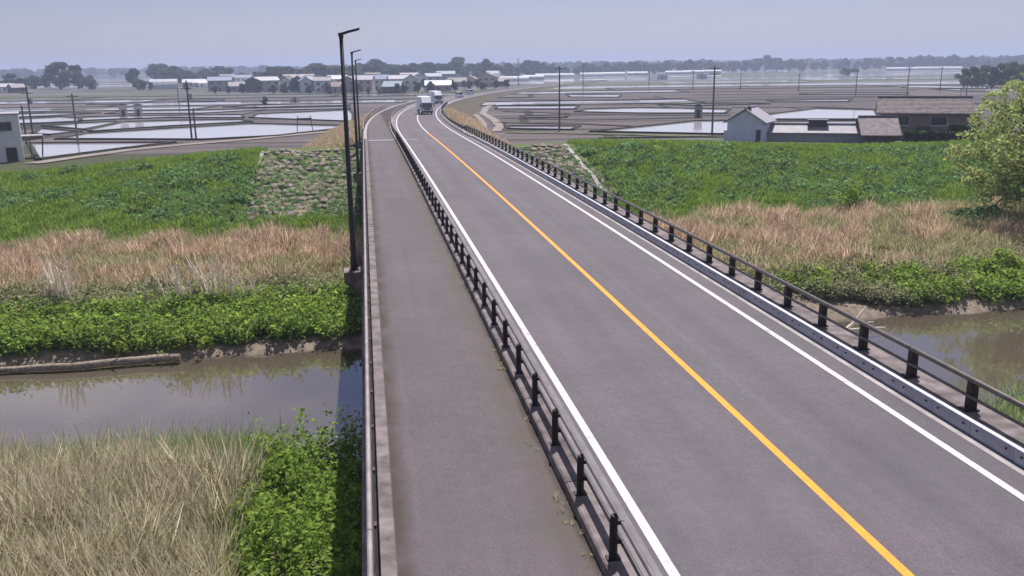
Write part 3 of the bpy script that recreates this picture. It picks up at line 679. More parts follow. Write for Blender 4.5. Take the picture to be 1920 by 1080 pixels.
# bank shrubs
shr = [proto('shrub', shoots(24, lambda r: tuple(r.normal(size=2)*.32), lambda x, y: .95, 10, .14, s, .55)[:2], 'leaf_shrub') for s in (21, 22, 23, 26)]
dul = [proto('dull_shrub', shoots(18, lambda r: tuple(r.normal(size=2)*.3), lambda x, y: .9, 8, .13, s, .5)[:2], 'leaf_dull') for s in (24, 25)]
sp_ = rand_pts(1300, -34, -0.9, 46.5, 51.4, keep=lambda x, y: y > 46.7+.8*patch(x, y, .5, .2))
sp2 = rand_pts(1700, 13, 62, 46.2, 50.5, keep=lambda x, y: (patch(x, y, .3, .7) > -.3) | (x > 34))
mixm = (sp2[:, 0] > 36) | (patch(sp2[:, 0], sp2[:, 1], .45, 2.2) > .12)
scatter('bank_shrubs', shr+[proto('shrub_dead_stalks', reed_clump(14, .4, .6, 1.3, .03, (.05, 0), 27, .3, .2), 'reed_olive')], cat_(sp_, sp2[mixm]), .4+.85*rng.random(len(sp_)+mixm.sum()), 'lush green scrub overhanging the far river bank', 'scrub')
dp_ = cat_(rand_pts(900, -40, -0.9, 51.2, 54.5), sp2[~mixm], rand_pts(500, 13, 60, 50, 53))
scatter('dull_scrub', dul, dp_, .6+.6*rng.random(len(dp_)), 'grey-green scrub behind the green bank plants', 'scrub')
# near bank: tall tan reeds and their green fringe
tan = [proto('tan_reed', reed_clump(40, .42, 1.1, 2.4, .032, (.15, .08), s, .16, .25), 'reed_tan') for s in (31, 32, 33)]+[proto('olive_blade', reed_clump(36, .4, .9, 2.0, .032, (.15, .08), 38, .2, .25), 'reed_olive')]
gre = [proto('green_reed', reed_clump(40, .42, .9, 1.8, .028, (.08, .05), s, .25, .2), 'reed_green') for s in (34, 35)]
np_ = rand_pts(4600, -22, -4.2, 9, 30.8); lim = -3.9+0.6*patch(np_[:, 0], np_[:, 1], .5, 1.2)-np.clip((np_[:, 1]-22)*.1, 0, 1)
np_ = np_[np_[:, 0] < lim]
fr = (np_[:, 1] > 28.6+.8*patch(np_[:, 0], np_[:, 1], .6, .3)) | (patch(np_[:, 0], np_[:, 1], .35, 5.0) > .55)
scatter('tan_reeds', tan, np_[~fr], .85+.5*rng.random((~fr).sum()), 'dense bed of tan dry reeds on the near river bank', 'reeds', tilt=.08)
gf = cat_(np_[fr], rand_pts(500, -22, -3.5, 28.5, 31.2)); gfz = .8+.5*rng.random(len(gf))
scatter('green_reeds', gre, gf, gfz, 'fresh green reeds fringing the near bank beside the water', 'reeds', tilt=.08)
rn = cat_(rand_pts(900, 13, 46, 12, 31.5))
scatter('bank_grass', [proto('bank_tuft', reed_clump(40, .45, .5, 1.2, .035, (0, 0), s, .35), 'reed_green') for s in (36, 37)], rn, .7+.6*rng.random(len(rn)),
        'yellow-green grass on the near bank beyond the parapet', 'grass')

# ------------------------------------------------------------------ near bush, dead shrubs, driftwood, log
def leafy_mesh(name, clumps, per, size, seed, m, flat=.6):
    V = []; Q = []; o = 0; r = np.random.default_rng(seed)
    for (c, rad, hh) in clumps:
        n = int(per*rad*rad); v, q = leaf_cloud(n, rad, hh, size, flat, .45, seed=int(r.integers(1e6)))
        sg = np.where(r.random(len(v)//4) < .35, -1, 1).repeat(4); v[:, 2] *= sg
        V.append(v+np.array(c)); Q.append(q+o); o += len(v)
    me = mesh_np(name, np.concatenate(V), np.concatenate(Q)); me.materials.append(MATS[m]); return me
def bush(loc, spread, n, rad, label, m='leaf_shrub', size=.16, per=330, seed=1, cat='bush', group=None):
    r = np.random.default_rng(seed); root = tag(empty('bush', loc), label, cat, group)
    cl = []
    for i in range(n):
        a = r.random()*6.28; q = math.sqrt(r.random())
        x, y = spread[0]*q*math.cos(a)+r.normal()*rad*.35, spread[1]*q*math.sin(a)+r.normal()*rad*.35; zt = spread[2]*(1-.55*q*q)*(.55+.45*r.random())
        cl.append(((x, y, zt-.2), rad*(.45+.85*r.random()), rad*(.45+.5*r.random())))
    link('foliage', leafy_mesh('foliage', cl, per, size, seed, m), None, root)
    for (c, rd, hh) in cl[::3]:
        MB().tube([(c[0]*.3, c[1]*.3, -.3), (c[0]*.7, c[1]*.7, c[2]*.5), (c[0], c[1], c[2])], [.045, .03, .012], 5).obj('stem', 'bark', root)
    return root
bl = (-2.5, 21.0, -6.4)
nb = tag(empty('bush', bl), 'large bright green bush on the near bank beside the bridge', 'bush')
def nb_foot(r):
    while True:
        x, y = r.uniform(-2.6, 2.6), r.uniform(-11, 8.9)
        if (x/(2.35+.35*math.sin(y*.9)+.2*math.sin(y*2.3)))**2+(y/10.2)**4 < 1: return x, y
def nb_h(x, y): return (1.6+.4*math.sin(y*.75+.4)+.35*math.sin(x*1.9+y*1.4)+.25*math.sin(y*2.9-x*2.2))*(1-.10*abs(x))+.12*max(0, x+.5)
v_, q_, st_l = shoots(2100, nb_foot, nb_h, 13, .115, 3, .42)
me_ = mesh_np('foliage', v_, q_); me_.materials.append(MATS['leaf_bush']); link('foliage', me_, None, nb)
for k_ in range(0, 2100, 60): MB().tube(st_l[k_], [.035, .022, .008], 5).obj('stem', 'bark', nb)
bush((39.0, 49.2, -6.6), (3.0, 1.6, 1.6), 14, .9, 'rounded bright green bush on the bank right of the parapet', seed=5, per=240, size=.22)
bush((48.0, 63.0, -5.7), (4.0, 1.5, 1.0), 12, .9, 'low dark green bush among the brown reeds under the tree', 'leaf_weed', .26, 150, 6)
def dead_shrub(loc, n, h, label, seed):
    r = np.random.default_rng(seed); root = tag(empty('dead_shrub', loc), label, 'dead shrub')
    for i in range(n):
        a = r.random()*6.28; t = .15+.35*r.random(); hh = h*(.6+.4*r.random()); x0, y0 = r.normal()*.35, r.normal()*.2
        p = [(x0, y0, -.2), (x0+math.cos(a)*t*hh*.4, y0+math.sin(a)*t*.3*hh, hh*.55), (x0+math.cos(a)*t*hh, y0+math.sin(a)*t*.5*hh, hh)]
        br = MB().tube(p, [.06, .045, .02], 5)
        for _ in range(2):
            b0 = np.array(p[1])+(np.array(p[2])-np.array(p[1]))*r.random()*.6; br.tube([b0, b0+np.array([r.normal()*.25, r.normal()*.1, .3+.2*r.random()])], [.02, .008], 4)
        br.obj('branch', 'dead_wood', root)
    return root
for i, (px, py, n, h, lb) in enumerate([(125, 590, 12, 2.0, 'bare white dead shrub between reeds and green bank, farther from the bridge'), (345, 588, 9, 1.6, 'bare white dead shrub with leaning stems in the middle of the bank'),
                             (405, 583, 13, 2.0, 'dense bare white dead shrub beside the brown reeds'), (455, 580, 7, 1.7, 'thin bare white dead shrub nearer the bridge')]):
    p = at(px, py-9, -6.0); dead_shrub((p[0], p[1], float(terrain(p[0], p[1]))), n+8, h*1.7, lb, 40+i)
# long fallen log lying along the far bank
a = at(-40, 700, -7.15); b_ = at(338, 672, -7.05)
rt_ = tag(empty('fallen_log', (float(b_[0]), float(b_[1]), -7.0)), 'long fallen log lying along the muddy far bank', 'log')
L_ = a-b_; pts = [L_*t+np.array([0, .12*math.sin(t*9), .02*math.sin(t*21)]) for t in np.linspace(0, 1, 12)]
smooth(MB().tube(pts, [.18, .21, .19, .20, .18, .19, .17, .18, .16, .16, .14, .12], 10).obj('trunk', 'log_bark', rt_))
MB().tube([L_*.35, L_*.35+np.array([.5, -.5, .35])], [.07, .03], 6).obj('broken_branch', 'log_bark', rt_)
p = at(1605, 615, -6.9)
dw = tag(empty('driftwood', (float(p[0]), float(p[1]), -6.95)), 'grey driftwood branch propped on the bank behind the parapet', 'driftwood')
MB().tube([(-.9, 0, -.2), (-.1, .2, .25), (.7, .3, 1.15)], [.09, .08, .05], 7).obj('stem', 'dead_wood', dw)
MB().tube([(-.1, .2, .25), (.9, -.2, .4)], [.06, .03], 6).obj('branch', 'dead_wood', dw)
MB().tube([(-1.0, .1, -.1), (.5, -.3, .1), (1.6, -.2, .05)], [.07, .06, .03], 6).obj('branch', 'dead_wood', dw)

# ------------------------------------------------------------------ stone revetments beside the abutment
def revet(name, x0, x1, y0, y1, label, seed):
    r = np.random.default_rng(seed); cx = (x0+x1)/2
    root = tag(empty(name, (cx, y0, float(terrain(cx, y0)))), label, 'revetment'); o = np.array(root.location)
    ms = []
    for s in range(4):
        mb = MB(); mb.cbox((0, 0, 0), .30+.04*r.random(), .42+.05*r.random(), .16, .07)
        mb.v = [tuple(np.array(p)+r.normal(size=3)*.02) for p in mb.v]; me = mb.mesh('stone'); me.materials.append(MATS['revetment_stone']); ms.append(me)
    nx = int((x1-x0)/.72); ny = int((y1-y0)/1.15); n = 0
    for j in range(ny):
        for i in range(nx):
            if n >= 300 or r.random() < .06: continue
            x = x0+(i+.5+(j % 2)*.5)*(x1-x0)/nx+r.normal()*.04; y = y0+(j+.5)*(y1-y0)/ny+r.normal()*.05
            if x > x1: continue
            z = float(terrain(x, y)); sl = float(terrain(x, y+.5)-terrain(x, y-.5))
            st_ = link('stone', ms[n % 4], None, root, np.array([x, y, z-.02+r.random()*.07])-o, (math.atan(sl)+r.normal()*.05, r.normal()*.06, r.normal()*.25)); st_.scale = (.7+.5*r.random(), .6+.5*r.random(), 1); n += 1
    mb = MB()
    for xe in ((x0-.15,) if x0 < 0 else (x1+.15,)):
        for k in range(16):
            ya, yb = y0+(y1-y0)*k/16, y0+(y1-y0)*(k+1)/16
            za, zb = float(terrain(xe, ya)), float(terrain(xe, yb))
            mb.add([(xe-.2, ya, za-.2), (xe+.2, ya, za-.2), (xe+.2, ya, za+.22), (xe-.2, ya, za+.22), (xe-.2, yb, zb-.2), (xe+.2, yb, zb-.2), (xe+.2, yb, zb+.22), (xe-.2, yb, zb+.22)],
                   [(0, 1, 2, 3), (7, 6, 5, 4), (0, 4, 5, 1), (1, 5, 6, 2), (2, 6, 7, 3), (3, 7, 4, 0)])
    mb.v = [tuple(np.array(p)-o) for p in mb.v]; mb.obj('edge_beam', 'concrete', root)
revet('stone_revetment', -10.4, -1.2, 72.5, 95.0, 'stone revetment on the levee slope below the footway side of the bridge', 61)
revet('stone_revetment', 13.4, 21.0, 76.0, 95.0, 'stone revetment on the levee slope below the parapet side of the bridge', 62)

# ------------------------------------------------------------------ fields and flooded paddies
def poly_obj(name, pts, z, m, label=None, bund=True):
    pts = np.array(pts)[:, :2]; c = pts.mean(0)
    n = len(pts); me = mesh_np(name, [(p[0]-c[0], p[1]-c[1], 0) for p in pts], [list(range(n))])
    if me.polygons[0].normal.z < 0: me.flip_normals()
    o = structure(link(name, me, m, None, (c[0], c[1], z)))
    if bund:
        mb = MB(); d = np.linalg.norm(pts-np.roll(pts, -1, 0), axis=1)
        for i in range(n):
            a, b2 = pts[i]-c, pts[(i+1) % n]-c
            if d[i] < .5: continue
            t = (b2-a)/d[i]; q = np.array([-t[1], t[0]]); a2, b3 = a-t*.45, b2+t*.45
            sec = [(-.55, -.3), (.55, -.3), (.28, .22), (-.28, .22)]
            v = [(a2[0]+q[0]*u, a2[1]+q[1]*u, h) for u, h in sec]+[(b3[0]+q[0]*u, b3[1]+q[1]*u, h) for u, h in sec]
            mb.add(v, [(0, 1, 2, 3), (7, 6, 5, 4), (0, 4, 5, 1), (1, 5, 6, 2), (2, 6, 7, 3), (3, 7, 4, 0)])
        mb.obj('bund', 'bund_grass', o)
    return o
FLOODED = [
 [(72, 299), (54, 269), (325, 267.5), (235, 278)],
 [(108, 261), (160, 250.5), (320, 241), (470, 232), (648, 236), (648, 240), (520, 255), (380, 262)],
 [(163, 244), (232, 229), (330, 226), (452, 224.5), (470, 228.5), (320, 236.5), (172, 246.5)],
 [(82, 236.5), (150, 231.5), (214, 228), (224, 229.5), (158, 243)],
 [(62, 251), (76, 241), (150, 247), (92, 253)],
 [(0, 233.5), (0, 225), (115, 219.5), (147, 221.5), (150, 227.5), (80, 231)],
 [(153, 226.5), (152, 220.5), (225, 217.5), (320, 216.5), (455, 215), (455, 221), (320, 220.5), (225, 223.5)],
 [(0, 221), (0, 214.5), (110, 212), (185, 212), (110, 217)],
 [(200, 213.5), (232, 208), (370, 207), (480, 203.5), (655, 200), (655, 204), (480, 207), (380, 212.5)],
 [(470, 221), (482, 214), (655, 206), (662, 214), (662, 228)],
 [(420, 201), (470, 197.5), (655, 193.5), (655, 197.5), (480, 201.5)],
 [(165, 196), (180, 193.5), (232, 193.3), (230, 195.8)],
 [(335, 191), (345, 188.5), (420, 186.5), (418, 189)],
 [(930, 204.5), (932, 199), (1085, 198.5), (1078, 204.5)],
 [(1080, 210), (1100, 205), (1200, 202), (1368, 205), (1360, 212.5), (1200, 212.5)],
 [(948, 237), (1085, 237), (1072, 243.5), (956, 242)],
 [(1110, 247), (1200, 238), (1305, 227), (1440, 226), (1440, 246), (1350, 252)],
 [(1432, 216), (1530, 203.5), (1640, 206), (1650, 224), (1440, 224)],
 [(1448, 228), (1652, 227), (1650, 250), (1452, 250)],
 [(1062, 177.5), (1165, 177.5), (1160, 182.5), (1069, 182)],
 [(978, 218), (1065, 216), (1060, 220), (985, 221.5)],
 [(1500, 175), (1700, 173.5), (1702, 176.5), (1500, 177.5)],
 [(1440, 189), (1596, 186), (1590, 190.5), (1450, 191.5)],
 [(1690, 164.5), (1705, 160), (1850, 162), (1850, 166)],
 [(1240, 196), (1400, 193.5), (1440, 195), (1300, 198.5)],
]
FLW = [np.array([at(x, y, GROUND+.10)[:2] for x, y in poly]) for poly in FLOODED]
def in_flooded(p):
    for P_ in FLW:
        c = False; j = len(P_)-1
        for i in range(len(P_)):
            if (P_[i][1] > p[1]) != (P_[j][1] > p[1]) and p[0] < (P_[j][0]-P_[i][0])*(p[1]-P_[i][1])/(P_[j][1]-P_[i][1])+P_[i][0]: c = not c
            j = i
        if c: return True
    return False
for poly in FLOODED:
    poly_obj('flooded_paddy', [at(x, y, GROUND+.10) for x, y in poly], GROUND+.10, 'paddy_water')
# dry fields on the field grid
th = R(-9); ct, st = math.cos(th), math.sin(th)
r_ = np.random.default_rng(12)
nfield = 0
for jrow in range(26):
    v0 = 128+sum([18+jj*2.2 for jj in range(jrow)]); dv = 18+jrow*2.2-1.6
    u = -420-jrow*30+r_.random()*40
    while u < 520+jrow*40:
        du = 45+r_.random()*60+jrow*3
        cx0, cx1 = u+1, u+du-1
        P = [(cx0*ct-v0*st, cx0*st+v0*ct), (cx1*ct-v0*st, cx1*st+v0*ct), (cx1*ct-(v0+dv)*st, cx1*st+(v0+dv)*ct), (cx0*ct-(v0+dv)*st, cx0*st+(v0+dv)*ct)]
        u += du
        cx = sum(p[0] for p in P)/4; cy_ = sum(p[1] for p in P)/4
        rel = (np.array([cx, cy_, GROUND])-np.array([0, 0, CAM_H])); d_ = rel@FW
        if d_ < 60 or abs(rel@RT)/d_ > .68 or nfield > 290: continue
        pxr = [path(np.array([p[1]]))[0][0] for p in P]
        if all(abs(p[0]-q) < 22 for p, q in zip(P, pxr)): continue
        k = r_.random()
        far = cy_ > 330
        lf = cx < path(np.array([cy_]))[0][0]
        if (far and k < .46) or (150 < cy_ <= 330 and k < (.85 if lf else .5)): m_n, nm = 'paddy_water', 'flooded_paddy'
        else: m_n, nm = ('dry_field_brown', 'dry_field_grey', 'dry_field_green')[int(r_.choice(3, p=[.34, .46, .20]))], 'dry_field'
        hit = any(in_flooded((P[0][0]+(P[1][0]-P[0][0])*a_+(P[3][0]-P[0][0])*b2, P[0][1]+(P[1][1]-P[0][1])*a_+(P[3][1]-P[0][1])*b2)) for a_ in np.linspace(0, 1, 11) for b2 in np.linspace(0, 1, 6))
        if hit: m_n, nm = 'dry_field_brown', 'dry_field'
        poly_obj(nm, P, GROUND+.03, m_n, bund=cy_ < 420 and not hit); nfield += 1
# field tracks
def track(name, pix, wd, m='dirt_track', z=GROUND+.14):
    P = [at(x, y, z) for x, y in pix]; mb = MB(); v = []
    for i, p in enumerate(P):
        t = P[min(i+1, len(P)-1)]-P[max(i-1, 0)]; t /= np.linalg.norm(t); q = np.array([-t[1], t[0], 0])*wd/2; v += [p-q, p+q]
    mb.add(v, [(2*i, 2*i+1, 2*i+3, 2*i+2) for i in range(len(P)-1)]); return structure(mb.obj(name, m))
track('farm_track', [(60, 306), (130, 296), (240, 281), (330, 272), (450, 262), (640, 244)], 2.6)
track('farm_lane', [(930, 246), (938, 236), (926, 224), (905, 212), (912, 202), (925, 194)], 1.8)
for pix_, w_k in [([(940, 208), (1080, 212.5), (1200, 215), (1370, 215.5)], 2.0), ([(930, 229), (1100, 232), (1190, 236)], 2.2), ([(1372, 201), (1530, 200), (1660, 204)], 2.0), ([(1000, 193), (1240, 191), (1500, 184), (1640, 182)], 2.6),
        ([(1200, 184), (1440, 181), (1700, 179.5)], 2.6), ([(960, 186), (1060, 187), (1200, 189)], 2.4), ([(1240, 172), (1500, 170), (1720, 168)], 4.0), ([(1060, 174), (1240, 172)], 4.0), ([(1655, 198), (1900, 192)], 2.4), ([(940, 221), (1090, 224), (1300, 220)], 1.8)]:
    track('field_bank', pix_, w_k, 'bund_grass', GROUND+.17)
for pix_, w_k in [([(950, 247.5), (1110, 250), (1350, 256), (1660, 258)], 3.0), ([(960, 195), (1200, 196), (1380, 190)], 3.0), ([(1300, 177), (1500, 175.5), (1700, 172)], 5.0), ([(100, 203), (320, 200), (520, 194)], 4.0), ([(0, 205), (200, 203)], 4.0)]:
    track('grass_verge', pix_, w_k, 'verge_green', GROUND+.155)
track('verge_track', [(905, 243), (908, 233), (900, 222), (890, 214)], 1.2)

# ------------------------------------------------------------------ buildings
def window(parent, x, z, wd, ht, y, frame='window_frame', split=2):
    mb = MB(); t = .06
    mb.box(x-wd/2-t, x+wd/2+t, y-.05, y+.02, z-t, z); mb.box(x-wd/2-t, x+wd/2+t, y-.05, y+.02, z+ht, z+ht+t)
    mb.box(x-wd/2-t, x-wd/2, y-.05, y+.02, z+.001, z+ht-.001); mb.box(x+wd/2, x+wd/2+t, y-.05, y+.02, z+.001, z+ht-.001)
    w_ = mb.obj('window', frame, parent)
    for k in range(split):
        a = x-wd/2+wd*k/split+.015; b = x-wd/2+wd*(k+1)/split-.015
        MB().box(a, b, y-.03, y-.005, z+.003, z+ht-.003).obj('pane', 'glass', w_)
    MB().box(x-wd/2-.12, x+wd/2+.12, y-.12, y-.052, z-.14, z-.062).obj('sill', frame, w_)
    return w_
def house(name, loc, rz, wd, dp, hw, hr, wall, roof, label, cat='house', gable_front=False, storeys=2, eave=.6, wins=True, group=None, door=True, ridge=True, hip=0.0):
    root = tag(empty(name, loc, rz), label, cat, group)
    mb = MB()
    if gable_front: mb.prism([(-wd/2, -.4), (wd/2, -.4), (wd/2, hw), (0, hw+hr*.96), (-wd/2, hw)], -dp/2, dp/2, 'y')
    else: mb.prism([(-dp/2, -.4), (dp/2, -.4), (dp/2, hw), (0, hw+hr*.96), (-dp/2, hw)], -wd/2, wd/2, 'x')
    mb.obj('wall', wall, root)
    L, W = (dp, wd) if gable_front else (wd, dp)          # ridge length, span
    t = .16; e = eave; s = hr/(W/2)
    rf = None
    for sgn in (-1, 1):
        a0, a1 = 0.0, sgn*(W/2+e); z0, z1 = hw+hr+.05, hw-e*s+.05; l0, l1 = L/2+e*.8, L/2+e*.8
        lt = l0-hip
        P = [(a0, z0), (a1, z1)]
        def mk(a, l, z): return (a, l, z) if gable_front else (l, a, z)
        v = [mk(a0, -lt, z0), mk(a1, -l1, z1), mk(a1, l1, z1), mk(a0, lt, z0), mk(a0, -lt, z0+t), mk(a1, -l1, z1+t), mk(a1, l1, z1+t), mk(a0, lt, z0+t)]
        mb = MB().add(v, [(0, 1, 2, 3), (4, 7, 6, 5), (0, 4, 5, 1), (1, 5, 6, 2), (2, 6, 7, 3), (3, 7, 4, 0)])
        o = mb.obj('roof', roof, root); rf = rf or o
    if ridge:
        mb = MB()
        lr = L/2+e*.75-hip
        if gable_front: mb.box(-.16, .16, -lr, lr, hw+hr+.12, hw+hr+.42, .05)
        else: mb.box(-lr, lr, -.16, .16, hw+hr+.12, hw+hr+.42, 0, .05)
        mb.obj('ridge', roof if roof not in ('roof_slate', 'roof_old_tile') else 'roof_dark', rf)
    if wins:
        for st in range(storeys):
            zz = 1.0+2.7*st
            if zz+1.2 > hw: break
            n = max(1, int(wd/3.2))
            for i in range(n):
                if st == 0 and i == n//2 and door: continue
                window(root, -wd/2+wd*(i+.5)/n, zz, min(1.5, wd/n*.55), 1.1, -dp/2)
        if door:
            n = max(1, int(wd/3.2)); x = -wd/2+wd*(n//2+.5)/n
            d_ = MB().box(x-.5, x+.5, -dp/2-.05, -dp/2+.02, 0, 2.0).obj('door', 'dark_wood', root)
            MB().box(x+.32, x+.38, -dp/2-.1, -dp/2-.052, .95, 1.1).obj('handle', 'galvanised', d_)
    return root
def facing(p): return -math.atan2(p[0], p[1])        # rotation that turns a front (-Y) towards the bridge
# farmstead behind the levee on the right
def base(px, py): q = at(px, py, GROUND); return (float(q[0]), float(q[1]), GROUND)
def fixed(px, D):      # a point of the field plane on the bearing of px at distance D
    q = at(px, 400, GROUND); d = math.hypot(q[0], q[1]); return (float(q[0]*D/d), float(q[1]*D/d), GROUND)
fh = fixed(1712, 152)
rz = facing(fh)
H = house('farmhouse', fh, rz+R(4), 12.2, 7.2, 4.15, 1.75, 'wall_brown', 'roof_old_tile', 'dark timber farmhouse with grey tiled roof behind the levee', eave=.75, wins=False, door=False)
for xx in (-3.1, 2.0):
    window(H, xx, 2.2, 2.2, 1.3, -3.6, split=3)
MB().box(-5.8, 5.6, -4.7, -3.61, 1.2, 1.35).obj('porch_roof', 'roof_slate', H)
MB().box(-1.0, 1.0, -3.67, -3.602, 0, 2.0).obj('door', 'dark_wood', H)
rf_ = next(c for c in H.children if c.name.startswith('roof'))
for k_ in range(11):      # raised tile courses running along the slope that faces the bridge
    yy_ = -.30-k_*.37; sl_ = 1.75/3.6; zz_ = 4.15+1.75+.05+.16+sl_*yy_
    mb = MB(); mb.add([(-6.7, yy_, zz_+.004), (6.7, yy_, zz_+.004), (6.7, yy_-.2, zz_-.2*sl_+.05), (-6.7, yy_-.2, zz_-.2*sl_+.05), (6.7, yy_-.2, zz_-.2*sl_+.004), (-6.7, yy_-.2, zz_-.2*sl_+.004)], [(0, 3, 2, 1), (3, 5, 4, 2), (0, 1, 4, 5), (0, 5, 3), (1, 2, 4)])
    mb.obj('tile_course', 'roof_old_tile', rf_)
MB().tube([(5.0, .5, 5.9), (5.0, .5, 7.6)], .03, 5).obj('aerial', 'pole_concrete', H)
an = fixed(1630, 142)
house('annex', an, rz+R(12), 4.2, 7.0, 1.6, 1.9, 'wall_dark', 'roof_old_tile', 'steep slate-roofed annex joined to the front of the farmhouse', cat='annex', gable_front=False, eave=.8, wins=False, door=False)
sh = fixed(1506, 143)
S = house('long_shed', sh, facing(sh)+R(1), 15.0, 4.0, 1.35, .9, 'wall_grey', 'roof_tin', 'long low shed with pale roof between barn and farmhouse', cat='shed', eave=.4, wins=False, door=False)
MB().box(-.1, 2.5, -.75, .75, 2.2, 3.1).obj('roof_vent', 'dark_wood', S)
MB().box(-.3, 2.7, -.95, .95, 3.102, 3.2).obj('vent_cap', 'roof_dark', S)
bn = fixed(1398, 142)
B = house('barn', bn, facing(bn)-R(14), 5.4, 6.0, 3.1, 1.7, 'wall_blue', 'roof_pale', 'pale blue gabled barn with light roof beside the utility pole', cat='barn', gable_front=True, eave=.55, wins=False, door=False)
MB().box(1.7, 2.35, -3.07, -3.002, 0, 1.9).obj('door', 'dark_wood', B)
MB().box(-2.4, 2.4, -3.06, -3.002, 3.05, 3.13).obj('trim', 'wall_white', B)
MB().box(.1, .6, -2.6, -2.1, 4.6, 5.3).obj('chimney', 'roof_dark', B)
MB().box(-3.3, -2.72, -2.6, 1.5, 0, 1.7).obj('lean_to', 'wall_white', B)
def hedge(px, D, L, Ht, label, seed):
    q = fixed(px, D); root = tag(empty('hedge', q, facing(q)), label, 'hedge'); r = np.random.default_rng(seed); n = 2600
    c = np.stack([(r.random(n)-.5)*L, (r.random(n)-.5)*1.4, Ht*r.random(n)**.6], 1); nr = r.normal(size=(n, 3))+np.array([0, -.4, .7]); nr /= np.linalg.norm(nr, axis=1)[:, None]
    me = mesh_np('foliage', *quads_from(c, nr, .28+.15*r.random(n), r, 1.4)); me.materials.append(MATS['leaf_hedge']); link('foliage', me, None, root)
    for x in np.linspace(-L/2+.5, L/2-.5, 7): MB().tube([(x, 0, -.2), (x, 0, Ht*.7)], .05, 5).obj('stem', 'bark', root)
hedge(1744, 138, 9.0, 2.0, 'clipped dark green hedge in front of the farmhouse', 8)
hedge(1790, 141, 4.0, 2.9, 'short hedge stepping up at the corner of the farmhouse', 9)
# white block building and carport on the left
wb = fixed(5, 140)
W_ = tag(empty('block_building', wb, facing(wb)-R(2)), 'plain white flat-roofed building at the foot of the levee', 'building')
MB().box(-3.6, 3.6, -3, 3, -.4, 6.2).obj('wall', 'wall_white', W_)
MB().box(-3.7, 3.7, -3.1, 3.1, 6.203, 6.35).obj('roof', 'roof_pale', W_)
window(W_, 1.9, 4.1, 1.5, 1.15, -3.0)
MB().box(1.6, 2.9, -3.06, -3.003, 0, 1.9).obj('door', 'dark_wood', W_)
window(W_, -.7, .3, 1.5, 1.1, -3.0)
cp_ = fixed(72, 142)
C_ = tag(empty('carport', cp_, facing(cp_)), 'flat pale carport on thin legs beside the white building', 'carport')
MB().box(-1.9, 1.9, -1.5, 1.5, 3.0, 3.12).obj('roof', 'roof_pale', C_); MB().box(-1.8, 1.8, -1.52, -1.5, 2.6, 2.998).obj('fascia', 'wall_dark', C_)
for sx in (-1.5, .2, 1.5):
    for sy in (-1.3, 1.3): MB().tube([(sx, sy, -.3), (sx+(.35 if sx > 1 else 0), sy, 2.6)], .07, 6).obj('leg', 'dark_wood', C_)
# huts and machines in the paddies
def hut(px, py, wd, ht, label, name='paddy_hut'):
    q = base(px, py); root = tag(empty(name, q, facing(q)), label, 'hut')
    MB().box(-wd/2, wd/2, -wd*.4, wd*.4, -.3, ht).obj('wall', 'wall_grey', root); MB().prism([(-wd/2-.2, ht+.003), (wd/2+.2, ht+.003), (wd/2+.2, ht+.12), (0, ht+.45), (-wd/2-.2, ht+.12)], -wd*.5, wd*.5).obj('roof', 'roof_dark', root)
    MB().box(-.35, .35, -wd*.4-.05, -wd*.4-.003, 0, min(1.8, ht-.2)).obj('door', 'dark_wood', root)
hut(1309, 221, 1.7, 2.6, 'narrow dark pump hut mirrored in the flooded paddy by the barn')
hut(232, 219, 2.0, 3.0, 'left of two grey huts standing together in the flooded paddies')
hut(260, 218, 2.0, 2.8, 'right of two grey huts standing together in the flooded paddies')
hut(553, 192, 3.2, 1.6, 'low dark hut in the dry fields before the village')
hut(1242, 149, 7.5, 3.0, 'low dark shed alone in the pale far field')
hut(1316, 147, 8.0, 3.0, 'low dark shed beside the far utility pole')

